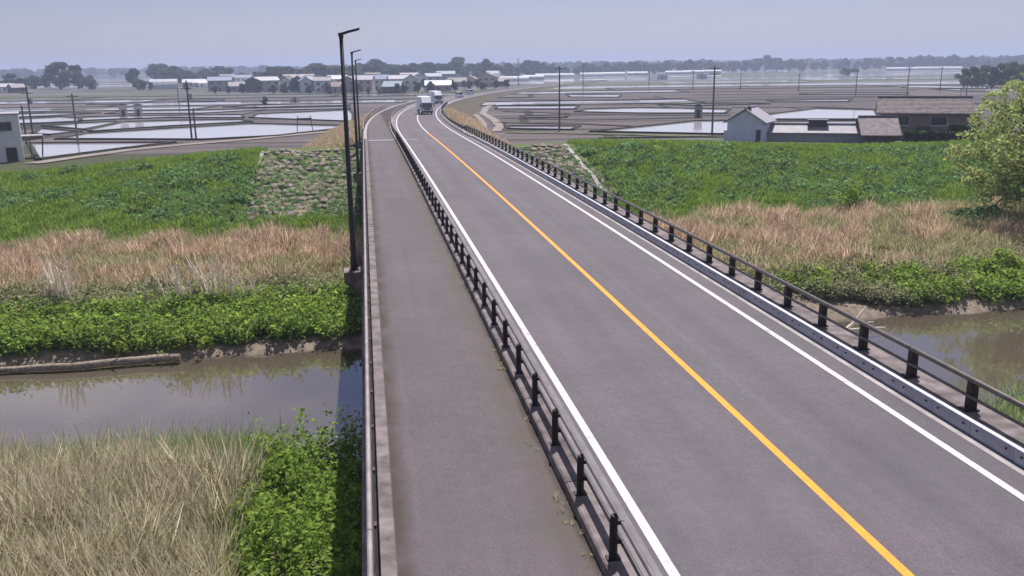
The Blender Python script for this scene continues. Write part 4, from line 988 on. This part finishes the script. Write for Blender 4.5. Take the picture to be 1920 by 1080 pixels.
# village houses: px, base y, width m, storeys, wall, roof, gable to front?
VIL = [(415, 171, 12, 2, 'wall_grey', 'roof_blue', 0), (447, 172, 9, 1, 'wall_pink', 'roof_slate', 0), (476, 173, 7, 2, 'wall_dark', 'roof_dark', 1),
       (500, 172, 11, 2, 'wall_cream', 'roof_pale', 0), (522, 171, 8, 1, 'wall_cream', 'roof_slate', 0), (541, 173, 5.5, 2, 'wall_white', 'roof_dark', 1),
       (560, 172, 7, 2, 'wall_dark', 'roof_dark', 1), (573, 174, 5, 2, 'wall_white', 'roof_blue', 1), (590, 171, 8, 2, 'wall_dark', 'roof_blue', 0),
       (606, 174, 7.5, 2, 'wall_white', 'roof_slate', 0), (625, 174, 8, 1, 'wall_pink', 'roof_brown', 0), (634, 168, 10, 2, 'wall_cream', 'roof_white', 0),
       (655, 173, 8, 2, 'wall_grey', 'roof_slate', 1), (682, 171, 10, 2, 'wall_pink', 'roof_pale', 0), (707, 169, 13, 2, 'wall_grey', 'roof_blue', 0),
       (727, 172, 6, 1, 'wall_white', 'roof_blue', 1), (752, 169, 11, 2, 'wall_grey', 'roof_pale', 0), (738, 174, 8, 1, 'wall_dark', 'roof_teal', 0),
       (772, 171, 7, 2, 'wall_white', 'roof_dark', 1), (787, 163, 9, 2, 'wall_white', 'roof_blue', 1), (812, 161, 9, 2, 'wall_cream', 'roof_blue', 0),
       (822, 171, 12, 1, 'wall_pink', 'roof_white', 0), (836, 152, 14, 2, 'wall_grey', 'roof_teal', 0), (858, 163, 10, 1, 'wall_grey', 'roof_dark', 0),
       (868, 150, 11, 2, 'wall_white', 'roof_white', 0), (885, 158, 9, 1, 'wall_cream', 'roof_brown', 1), (903, 148, 13, 2, 'wall_pink', 'roof_white', 0),
       (915, 163, 10, 2, 'wall_pink', 'roof_slate', 1), (925, 152, 9, 2, 'wall_white', 'roof_pale', 0), (940, 162, 8, 1, 'wall_dark', 'roof_dark', 0),
       (428, 160, 10, 2, 'wall_white', 'roof_slate', 0), (460, 161, 10, 2, 'wall_white', 'roof_blue', 0), (630, 157, 11, 2, 'wall_white', 'roof_white', 1),
       (365, 163, 14, 1, 'wall_grey', 'roof_white', 0), (391, 164, 12, 1, 'wall_white', 'roof_white', 0), (12, 172, 9, 1, 'wall_white', 'roof_pale', 0), (32, 174, 7, 1, 'wall_dark', 'roof_slate', 0),
       (575, 160, 10, 2, 'wall_cream', 'roof_slate', 0), (700, 158, 10, 2, 'wall_cream', 'roof_brown', 0), (768, 159, 12, 2, 'wall_grey', 'roof_slate', 0), (545, 163, 9, 2, 'wall_grey', 'roof_brown', 0)]
WN = {'wall_white': 'white', 'wall_cream': 'cream', 'wall_grey': 'grey', 'wall_dark': 'dark', 'wall_pink': 'pinkish', 'wall_brown': 'brown'}
RN = {'roof_slate': 'grey tiled', 'roof_dark': 'black', 'roof_blue': 'blue-grey', 'roof_white': 'bright white', 'roof_brown': 'brown', 'roof_teal': 'teal', 'roof_pale': 'pale grey'}
VIL = [v+('%s %s-walled house with the %s roof' % ({1: 'low', 2: 'two-storey'}[v[3]], WN[v[4]], RN[v[5]]),) for v in VIL]
r_ = np.random.default_rng(5)
for (px, py, wd, st, wl, rf, gf, _) in VIL:
    q = base(px, py); hw = 2.7*st+.3
    lb = '%s village house with %s walls and a %s %s roof' % ({1: 'single-storey', 2: 'two-storey'}[st], WN[wl], RN[rf], 'front-gabled' if gf else 'side-gabled')
    house('village_house', q, facing(q)+r_.normal()*.2, wd, 7.0+r_.random()*2, hw, 1.6+.5*r_.random(), wl, rf, lb, gable_front=bool(gf), storeys=st, eave=.6, ridge=st == 2, group='houses of the village at the end of the fields')
# white barrel-roofed barn and plastic greenhouses
def greenhouse(px, py, L, W, Ht, label, group='plastic greenhouses in the far fields', rz_off=0.0, end='vinyl'):
    q = base(px, py); root = tag(empty('greenhouse', q, facing(q)+rz_off), label, 'greenhouse', group)
    n = 9; arc = [(-W/2, -.2)]+[(-W/2*math.cos(math.pi*i/(n-1)), .9+(Ht-.9)*math.sin(math.pi*i/(n-1))) for i in range(n)]+[(W/2, -.2)]
    MB().prism(arc, -L/2, L/2, 'x').obj('cover', 'vinyl', root)
    for k in range(5):
        xx = -L/2+L*k/4; MB().prism([(a*1.012, b*1.012+.01) for a, b in arc], xx-.06, xx+.06, 'x').obj('hoop', 'galvanised', root)
    return root
greenhouse(308, 167, 16, 12, 6.0, 'large white barrel-roofed shed in front of the rounded trees', None)
for px, py, L in [(965, 152, 42), (1000, 149, 38), (1040, 145, 60), (1110, 143, 55), (1150, 142, 40), (1195, 141, 40), (1270, 139, 60), (1300, 138, 40), (1335, 137, 50), (1690, 132, 60), (1735, 131, 60), (1780, 131, 60)]:
    wh = 'beside the road past the bend' if px < 1050 else 'on the open plain beyond the paddies' if px < 1500 else 'beyond the farmhouse roof'
    greenhouse(px, py, L*random.uniform(.4, .7), 9, 3.6, 'long low white plastic greenhouse '+wh, 'greenhouses '+wh)

# ------------------------------------------------------------------ utility poles
def pole(px, py, top, label, arms=2, group=None, transformer=False, D=None):
    q = np.array(base(px, py)) if D is None else np.array(fixed(px, D))
    d = depth(q); hh = max(5.0, (py-top)*d/F_PX*1.02)
    root = tag(empty('utility_pole', q, facing(q)+random.uniform(-.5, .5)), label, 'utility pole', group)
    rr = max(.15, d*0.00045)
    MB().tube([(0, 0, -.4), (0, 0, hh)], [rr*1.15, rr*.8], 8).obj('shaft', 'pole_concrete', root)
    for k in range(arms):
        z = hh-.4-.9*k; a = MB().box(-.9, .9, -rr-.1, -rr+.02, z-.06, z+.06).obj('crossarm', 'pole_concrete', root)
        for x in (-.8, -.3, .3, .8): MB().tube([(x, -rr-.04, z+.062), (x, -rr-.04, z+.25)], .05, 6).obj('insulator', 'wall_white', a)
    if transformer: MB().tube([(.45, 0, hh-3.2), (.45, 0, hh-2.2)], .3, 10).obj('transformer', 'galvanised', root)
pole(360, 263, 156, 'dark utility pole in front of the flooded paddies near the road side', transformer=True)
pole(368, 263, 205, 'short strut pole leaning place beside the dark utility pole', arms=0)
pole(50, 266, 200, 'short pole of the pair behind the carport', arms=1)
pole(63, 262, 165, 'tall pole of the pair behind the carport', transformer=True)
pole(1335, 252, 130, 'dark utility pole standing next to the pale blue barn')
pole(1049, 246, 130, 'slim utility pole behind the revetment edge', arms=1)
PG = 'utility poles across the fields'
for px, py, tp, lb in [(147, 272, 180, 'thin pole standing in the flooded paddy beyond the carport'), (1093, 168, 120, 'thin utility pole before the greenhouses of the plain'), (1217, 160, 132, 'thin utility pole beside the lone dark shed'),
        (1299, 168, 134, 'thin utility pole between the two dark field sheds'), (1388, 170, 130, 'thin utility pole in the dry field behind the barn'), (1497, 172, 140, 'short utility pole in the dry fields behind the long shed'),
        (1604, 180, 132, 'utility pole below the pale isolated clump of trees'), (1700, 186, 128, 'tall utility pole just behind the farmhouse roof'), (1762, 172, 128, 'slim utility pole behind the right half of the farmhouse roof'),
        (972, 158, 112, 'tall thin pole beside the pointed tree'), (1811, 186, 150, 'short pole at the end of the farmhouse ridge'), (336, 200, 165, 'short pole with a box behind the dark paddy pole')]:
    pole(px, py, tp, lb, arms=1, group=PG)

# ------------------------------------------------------------------ trees
def far_tree_meshes(seed, kind):
    r = np.random.default_rng(seed); cl = []
    if kind == 'round': n, W, H0, H1 = 15, .42, .16, .86
    elif kind == 'tall': n, W, H0, H1 = 12, .27, .18, .9
    else: n, W, H0, H1 = 18, .55, .14, .80
    for i in range(n):
        a = r.random()*6.28; t = r.random(); z = H0+(H1-H0)*t; prof = math.sin(math.pi*(0.18+.72*t)); q = W*prof*(.35+.65*r.random())
        cl.append(((q*math.cos(a), q*math.sin(a), z), .13+.09*r.random(), .11+.06*r.random()))
    me = leafy_mesh('crown', cl, 4200, .062, seed, 'leaf_far', .7)
    mb = MB(); mb.tube([(0, 0, -.04), (0.01, 0, .3), (0, .01, .6)], [.032, .024, .012], 6)
    for c in cl[::3]: mb.tube([(0, 0, .25+.15*r.random()), tuple(c[0])], [.014, .005], 5)
    tm = mb.mesh('trunk'); tm.materials.append(MATS['bark']); return me, tm
FT = {k: [far_tree_meshes(100+i+10*j, k) for i in range(3)] for j, k in enumerate(('round', 'tall', 'wide'))}
FTP = {}
def tree(px, py, top, kind, label, group=None, wscale=1.0, pale=False, q=None):
    q = np.array(base(px, py)) if q is None else np.array(q); d = depth(q); hh = (py-top)*d/F_PX*1.06
    root = tag(empty('tree', q, random.random()*6.28), label, 'tree', group); root.scale = (hh*wscale, hh*wscale, hh)
    cm, tm = random.choice(FT[kind])
    if pale:
        key = cm.name
        if key not in FTP: c2 = cm.copy(); c2.materials.clear(); c2.materials.append(MATS['leaf_far_pale']); FTP[key] = c2
        cm = FTP[key]
    link('crown', cm, None, root); link('trunk', tm, None, root); return root
tree(115, 168, 119, 'round', 'big rounded tree rising above the low wood beyond the paddies', wscale=1.15)
tree(147, 167, 124, 'round', 'smaller notched tree right beside the big rounded tree', wscale=.8)
tree(298, 158, 116, 'wide', 'broad flat-topped tree behind the white barrel-roofed shed', wscale=1.0)
tree(253, 163, 127, 'tall', 'slender leaning tree left of the broad flat-topped tree')
tree(1434, 134, 103, 'wide', 'broad dome-shaped tree standing highest in the far tree line', wscale=1.1)
tree(985, 146, 111, 'tall', 'pointed tree above the long greenhouse roofs')
tree(910, 149, 110, 'wide', 'large rounded tree behind the village roofs by the road', wscale=.9)
tree(1590, 141, 126, 'wide', 'pale green isolated clump in the far fields', wscale=2.2, pale=True)
TG = 'hazy trees of the far tree line'
TL = [(20, 168, 140), (45, 168, 143), (70, 167, 140), (92, 167, 138), (165, 168, 142), (265, 168, 145), (330, 160, 123), (318, 160, 126), (358, 160, 132), (378, 158, 129), (398, 157, 126), (415, 157, 126), (432, 158, 130), (452, 158, 134), (472, 158, 136),
      (490, 160, 132), (505, 160, 128), (522, 160, 127), (540, 159, 127), (556, 159, 126), (574, 159, 126), (592, 158, 121), (606, 158, 117), (622, 158, 120), (640, 157, 121), (656, 157, 124), (674, 155, 119), (700, 155, 110), (722, 155, 122), (738, 154, 120), (754, 154, 119), (772, 153, 118), (790, 152, 118),
      (806, 152, 116), (822, 151, 116), (842, 150, 118), (866, 150, 110), (885, 150, 118), (932, 149, 118), (952, 147, 120), (968, 146, 122), (1003, 145, 117), (1024, 144, 117), (1038, 144, 117), (1060, 142, 124), (1080, 142, 124), (1098, 141, 118), (1115, 141, 118), (1135, 140, 120), (1152, 140, 117), (1170, 139, 115), (1190, 139, 114), (1208, 138, 116), (1228, 138, 118),
      (1250, 137, 117), (1272, 137, 115), (1290, 137, 110), (1310, 136, 116), (1330, 136, 115), (1348, 135, 115), (1372, 135, 112), (1392, 135, 114), (1412, 134, 113), (1460, 133, 110), (1484, 133, 108), (1500, 133, 112), (1524, 132, 115), (1548, 132, 113), (1570, 131, 113), (1586, 131, 109), (1606, 131, 112), (1626, 131, 111), (1650, 130, 109), (1668, 130, 110), (1684, 130, 107), (1702, 129, 110),
      (1722, 129, 105), (1740, 129, 101), (1758, 129, 104), (1780, 129, 101), (1800, 128, 107), (1822, 128, 105), (1846, 128, 106), (1870, 127, 105), (1892, 127, 104), (1912, 127, 104)]
BEHIND = [(230, 'in the low wood beyond the two small roofs by the paddies'), (350, 'behind the white barrel-roofed shed'), (480, 'behind the white-roofed sheds of the village'), (600, 'behind the cream and dark village houses'),
          (700, 'behind the bright white village roofs past the lamps'), (800, 'behind the blue-grey roofed houses of the village'), (960, 'behind the houses at the road bend'), (1090, 'behind the long greenhouses by the bend'),
          (1240, 'beyond the greenhouses of the open plain'), (1360, 'beyond the last greenhouses of the plain'), (1500, 'beside the broad dome-shaped tree'), (1680, 'beyond the pale isolated clump'), (1990, 'beyond the farmhouse and its grove')]
for i, (px, py, tp) in enumerate(TL):
    where = next(t for lim_, t in BEHIND if px < lim_); kd = random.choice(('round', 'wide', 'wide')); ht_ = py-tp
    tree(px+random.uniform(-4, 4), py, tp+random.uniform(-1.5, 2.5), kd, 'hazy %s %s tree %s' % ('tall' if ht_ > 30 else 'low', {'round': 'rounded', 'wide': 'spreading'}[kd], where), 'far trees '+where, wscale=random.uniform(1.0, 1.5))
# nearer grove at the right
for i, (px, py, tp) in enumerate([(1806, 163, 130), (1822, 164, 126), (1842, 163, 124), (1858, 165, 127), (1876, 164, 121), (1894, 165, 120), (1912, 166, 122), (1930, 166, 124)]):
    tree(px, py, tp, 'round', 'grey-green tree of the grove beyond the big riverside tree', 'grove trees', wscale=.85, pale=True)
# village garden trees
for px, py, tp in [(487, 174, 155), (533, 175, 158), (552, 174, 148), (567, 173, 150), (600, 168, 146), (664, 174, 155), (745, 176, 158), (795, 168, 150), (845, 168, 150), (872, 166, 150), (895, 166, 150), (660, 168, 148), (268, 170, 152), (282, 170, 155), (690, 178, 166), (497, 199, 182), (712, 178, 168), (430, 176, 160), (455, 176, 158), (512, 176, 160), (580, 177, 158), (617, 177, 160), (645, 178, 162), (672, 177, 158), (720, 177, 162), (758, 177, 160), (783, 174, 156), (808, 172, 154), (830, 166, 150), (852, 171, 156), (880, 168, 152), (905, 169, 153), (930, 168, 152), (950, 165, 150), (405, 176, 163), (350, 170, 156)]:
    tree(px, py, tp, random.choice(('round', 'tall')), 'dark garden tree beside the '+min(VIL, key=lambda h: abs(h[0]-px)+abs(h[1]-py))[7], 'village garden trees', wscale=1.0)
# far woodland belt behind
bp_ = []
for k in range(1500):
    ang = R(-32)+R(88)*rng.random(); D = 1500+1700*rng.random(); bp_.append((math.sin(ang)*D, math.cos(ang)*D, GROUND))
bp_ = np.array(bp_)
woods = [proto('wood_tree', (np.array([vv.co[:] for vv in FT['wide'][i][0].vertices]), np.array([p.vertices[:] for p in FT['wide'][i][0].polygons])), 'leaf_far') for i in range(2)]
scatter('far_woodland', woods, bp_, 13+7*rng.random(len(bp_)), 'bluish far woodland along the horizon', 'woodland', tilt=.02)

# ------------------------------------------------------------------ the big riverside tree and a sapling
def big_tree(loc, Ht, rad, label, seed, leaf='leaf_tree', nclump=120, size=.34, per=70, name='tree', trunk_r=.38, lean=(0, 0), low=.3):
    r = np.random.default_rng(seed); root = tag(empty(name, loc), label, 'tree'); tr = MB(); cl = []
    th_ = Ht*low; tr.tube([(0, 0, -.5), (0.05, 0, th_*.5), (lean[0]*.3, lean[1]*.3, th_)], [trunk_r*1.25, trunk_r, trunk_r*.8], 10)
    limbs = []
    nl = 9
    for i in range(nl):
        a = 6.28*i/nl+r.normal()*.25; el = R(12+60*r.random()); L = rad*(.65+.4*r.random())
        p0 = np.array([lean[0]*.3, lean[1]*.3, th_*(.75+.25*r.random())]); pts = [p0]; d = np.array([math.cos(a)*math.cos(el), math.sin(a)*math.cos(el), math.sin(el)])
        for k in range(4):
            d = d+np.array([r.normal()*.18, r.normal()*.18, .10+r.normal()*.12]); d /= np.linalg.norm(d); pts.append(pts[-1]+d*L/4)
        limbs.append((pts, trunk_r*.42)); 
        for k in (1, 2, 3):
            for _ in range(2):
                d2 = d+r.normal(size=3)*.7; d2 /= np.linalg.norm(d2); limbs.append(([pts[k], pts[k]+d2*L*.22, pts[k]+d2*L*.42+np.array([0, 0, .3])], trunk_r*.16))
    lm = []
    for pts, r0 in limbs:
        tr.tube(pts, list(np.linspace(r0, r0*.25, len(pts))), 6)
        for k in range(1, len(pts)): lm.append(pts[k])
    for i in range(nclump):
        if i < len(lm)*1.0: c = lm[i % len(lm)]+r.normal(size=3)*.35
        else:
            u = r.normal(size=3); u /= np.linalg.norm(u); q = r.random()**.35
            c = np.array([lean[0], lean[1], Ht*(.5+low*.25)])+u*q*np.array([rad*.92, rad*.92, Ht*.42])
        cl.append((tuple(c), (.45+.6*r.random())*min(1, Ht/8), (.3+.35*r.random())*min(1, Ht/8)))
    smooth(tr.obj('trunk', 'bark', root)); link('crown', leafy_mesh('crown', cl, per, size, seed, leaf, .7), None, root)
    return root
q = at(1985, 425, -5.6)
big_tree((float(q[0]), float(q[1]), -5.7), 11.2, 9.3, 'large yellow-green tree spreading over the reeds on the flood plain', 77, nclump=430, low=.22, size=.19, per=120, trunk_r=.46)
q = at(1592, 402, -5.3)
big_tree((float(q[0]), float(q[1]), float(terrain(q[0], q[1]))), 2.8, 1.3, 'young sapling at the edge of the brown reeds below the levee', 78, nclump=60, size=.16, per=160, trunk_r=.05, low=.35, leaf='leaf_grass')

# ------------------------------------------------------------------ vehicles
def wheel(parent, x, y, r_=.42, wd=.26):
    o = MB().tube([(x-wd/2, y, r_), (x-wd/2+.03, y, r_), (x+wd/2-.03, y, r_), (x+wd/2, y, r_)], [r_*.93, r_, r_, r_*.93], 18).obj('wheel', 'rubber', parent)
    MB().tube([(x-wd/2-.006, y, r_), (x+wd/2+.006, y, r_)], r_*.55, 12).obj('rim', 'galvanised', o)
def truck(X, y, label, scale=1.0, cab='truck_silver', boxm='truck_white', boxh=3.3, deflector=True):
    (x, yy, z), rz_ = place(X, y, .005)
    root = tag(empty('truck', (x, yy, z), -rz_), label, 'truck'); root.scale = (scale,)*3
    # front faces -Y
    mb = MB(); mb.add([(-1.1, 0, .45), (1.1, 0, .45), (1.1, 1.75, .45), (-1.1, 1.75, .45), (-1.1, -.02, 1.28), (1.1, -.02, 1.28), (1.1, 1.75, 1.28), (-1.1, 1.75, 1.28),
                       (-1.0, .28, 2.3), (1.0, .28, 2.3), (1.02, 1.75, 2.3), (-1.02, 1.75, 2.3)],
                      [(3, 2, 1, 0), (0, 1, 5, 4), (1, 2, 6, 5), (2, 3, 7, 6), (3, 0, 4, 7), (4, 5, 9, 8), (5, 6, 10, 9), (6, 7, 11, 10), (7, 4, 8, 11), (8, 9, 10, 11)])
    mb.obj('cab', cab, root)
    MB().add([(-.98, -.015, 1.36), (.98, -.015, 1.36), (.91, .235, 2.2), (-.91, .235, 2.2), (-.98, -.035, 1.36), (.98, -.035, 1.36), (.91, .215, 2.2), (-.91, .215, 2.2)],
             [(4, 5, 6, 7), (3, 2, 1, 0), (0, 1, 5, 4), (1, 2, 6, 5), (2, 3, 7, 6), (3, 0, 4, 7)]).obj('windscreen', 'glass', root)
    for s in (-1, 1):
        MB().box(s*1.075-.012, s*1.075+.03*s+.012, .5, 1.35, 1.4, 2.1).obj('side_window', 'glass', root)
        MB().box(s*.78-.2, s*.78+.2, -.04, -.001, .72, .94).obj('headlight', 'headlight_glass', root)
        a = MB().tube([(s*1.1, .1, 1.9), (s*1.32, -.1, 1.95)], .02, 5).obj('mirror_arm', 'rubber', root)
        MB().box(s*1.34-.09, s*1.34+.09, -.15, -.09, 1.5, 1.95).obj('mirror', 'rubber', a)
    MB().box(-.52, .52, -.035, -.001, .98, 1.22).obj('grille', 'rubber', root)
    MB().box(-1.12, 1.12, -.12, -.002, .38, .68).obj('bumper', 'rubber', root)
    MB().box(-.2, .2, -.135, -.122, .44, .6).obj('number_plate', 'plate_green', root)
    MB().cbox((0, 4.6, (boxh+.85)/2), 1.12, 2.8, (boxh-.85)/2, .05).obj('cargo_box', boxm, root)
    if deflector:
        MB().add([(-.95, .45, 2.31), (.95, .45, 2.31), (.95, 1.7, 2.31), (-.95, 1.7, 2.31), (-.9, 1.3, boxh-.05), (.9, 1.3, boxh-.05), (.9, 1.7, boxh-.05), (-.9, 1.7, boxh-.05)],
                 [(3, 2, 1, 0), (4, 5, 6, 7), (0, 1, 5, 4), (1, 2, 6, 5), (2, 3, 7, 6), (3, 0, 4, 7)]).obj('roof_deflector', 'truck_white', root)
    MB().box(-.45, .45, 1.2, 7.2, .55, .84).obj('chassis', 'rubber', root)
    for y_ in (.85, 5.3, 6.3):
        for s in (-1, 1): wheel(root, s*.93, y_)
    return root
truck(8.95, 160.0, 'white box truck coming round the bend towards the bridge', boxh=3.4, scale=.9)
truck(8.95, 224.0, 'second box truck following behind on the bend', boxh=3.3, cab='truck_white', scale=.92)
def van(X, y, label):
    (x, yy, z), rz_ = place(X, y, .005); root = tag(empty('van', (x, yy, z), -rz_), label, 'van')
    MB().add([(-.74, 0, .3), (.74, 0, .3), (.74, 3.4, .3), (-.74, 3.4, .3), (-.74, 0, .98), (.74, 0, .98), (.74, 3.4, .98), (-.74, 3.4, .98), (-.64, .5, 1.88), (.64, .5, 1.88), (.66, 3.35, 1.88), (-.66, 3.35, 1.88)],
             [(3, 2, 1, 0), (0, 1, 5, 4), (1, 2, 6, 5), (2, 3, 7, 6), (3, 0, 4, 7), (4, 5, 9, 8), (5, 6, 10, 9), (6, 7, 11, 10), (7, 4, 8, 11), (8, 9, 10, 11)]).obj('body', 'truck_white', root)
    MB().add([(-.66, .04, 1.05), (.66, .04, 1.05), (.58, .43, 1.78), (-.58, .43, 1.78), (-.66, .02, 1.05), (.66, .02, 1.05), (.58, .41, 1.78), (-.58, .41, 1.78)],
             [(4, 5, 6, 7), (3, 2, 1, 0), (0, 1, 5, 4), (1, 2, 6, 5), (2, 3, 7, 6), (3, 0, 4, 7)]).obj('windscreen', 'glass', root)
    for s in (-1, 1):
        MB().box(s*.52-.15, s*.52+.15, -.03, -.001, .68, .84).obj('headlight', 'headlight_glass', root)
        for k in range(3): MB().box(s*.70-.03, s*.70+.03, .75+.9*k, 1.45+.9*k, 1.12, 1.62).obj('side_window', 'glass', root)
        for y_ in (.55, 2.75): wheel(root, s*.66, y_, .28, .16)
    MB().box(-.76, .76, -.06, -.002, .26, .5).obj('bumper', 'wall_grey', root); MB().box(-.17, .17, -.07, -.062, .32, .46).obj('number_plate', 'plate_yellow', root)
van(8.95, 285.0, 'small white van behind the two trucks on the approach road')
van(5.6, 330.0, 'small white van driving away past the oncoming traffic')

# ------------------------------------------------------------------ small growth on kerbs and embankment
def road_pts(n, X0, X1, y0, y1, h):
    out = []
    for _ in range(n):
        Xr = X0+(X1-X0)*rng.random(); out.append(place(Xr, y0+(y1-y0)*rng.random(), h(Xr))[0])
    return np.array(out)
ky = np.concatenate([rng.normal(c, .4, 7) for c in (15.6, 12.6, 11.4, 20.2, 31)]+[rng.random(50)*80+10])
kp = np.array([place(3.0-.12*abs(rng.normal()), y, 0.0)[0] for y in ky])
scatter('kerb_weeds', [proto('kerb_weed', reed_clump(9, .06, .03, .12, .012, (0, 0), s_, .9), 'reed_olive') for s_ in (81, 82)], kp, .4+.7*rng.random(len(kp)), 'withered weeds in the joint beside the footway kerb', 'weeds')
hs = lambda Xr: -0.14-(max(0, Xr-12.5, -.75-Xr))*(3.26/(7.0 if Xr > 5 else 8.25))
ep = cat_(road_pts(2600, 12.6, 19.0, 97, 190, hs), road_pts(1500, -8.5, -0.9, 97, 170, hs))
er_ = rng.random(len(ep)) < .55
scatter('embankment_reeds', [proto('verge_tuft', reed_clump(30, .5, .25, .7, .05, (0, 0), s_, .4), 'reed_rust') for s_ in (83, 84)], ep[er_], .7+.6*rng.random(er_.sum()), 'dry brown grass on the slopes of the approach embankment', 'grass')
scatter('embankment_tufts', [proto('green_tuft', reed_clump(30, .5, .2, .55, .05, (0, 0), s_, .4), 'reed_olive') for s_ in (85, 86)], ep[~er_], .7+.6*rng.random((~er_).sum()), 'olive grass tufts on the slopes of the approach embankment', 'grass')
q = base(572, 247)
wg = tag(empty('sluice_frame', q, facing(q)), 'small dark four-legged sluice frame at the edge of the paddy near the bridge', 'sluice frame')
for sx in (-1.5, 1.5):
    for sy in (-.6, .6): MB().tube([(sx, sy, -.3), (sx*.75, sy*.6, 3.0)], .08, 6).obj('leg', 'dark_wood', wg)
MB().box(-1.4, 1.4, -.12, .12, 2.35, 2.55).obj('beam', 'dark_wood', wg); MB().box(-.5, .5, -.2, .2, 1.3, 1.45).obj('brace', 'dark_wood', wg)

# ------------------------------------------------------------------ haze
hz = MB().box(-6000, 7000, -80, 9400, -10.5, 60).obj('haze', None); stuff(hz, 'thin pale summer haze over the plain', 'haze')
hm = bpy.data.materials.new('haze'); hm.use_nodes = True; n = hm.node_tree.nodes; n.clear()
ho = n.new('ShaderNodeOutputMaterial'); pv = n.new('ShaderNodeVolumePrincipled'); pv.inputs['Density'].default_value = 0.00042
pv.inputs['Color'].default_value = (0.50, 0.58, 0.78, 1); pv.inputs['Anisotropy'].default_value = 0.2
hm.node_tree.links.new(pv.outputs[0], ho.inputs['Volume']); hz.data.materials.append(hm)
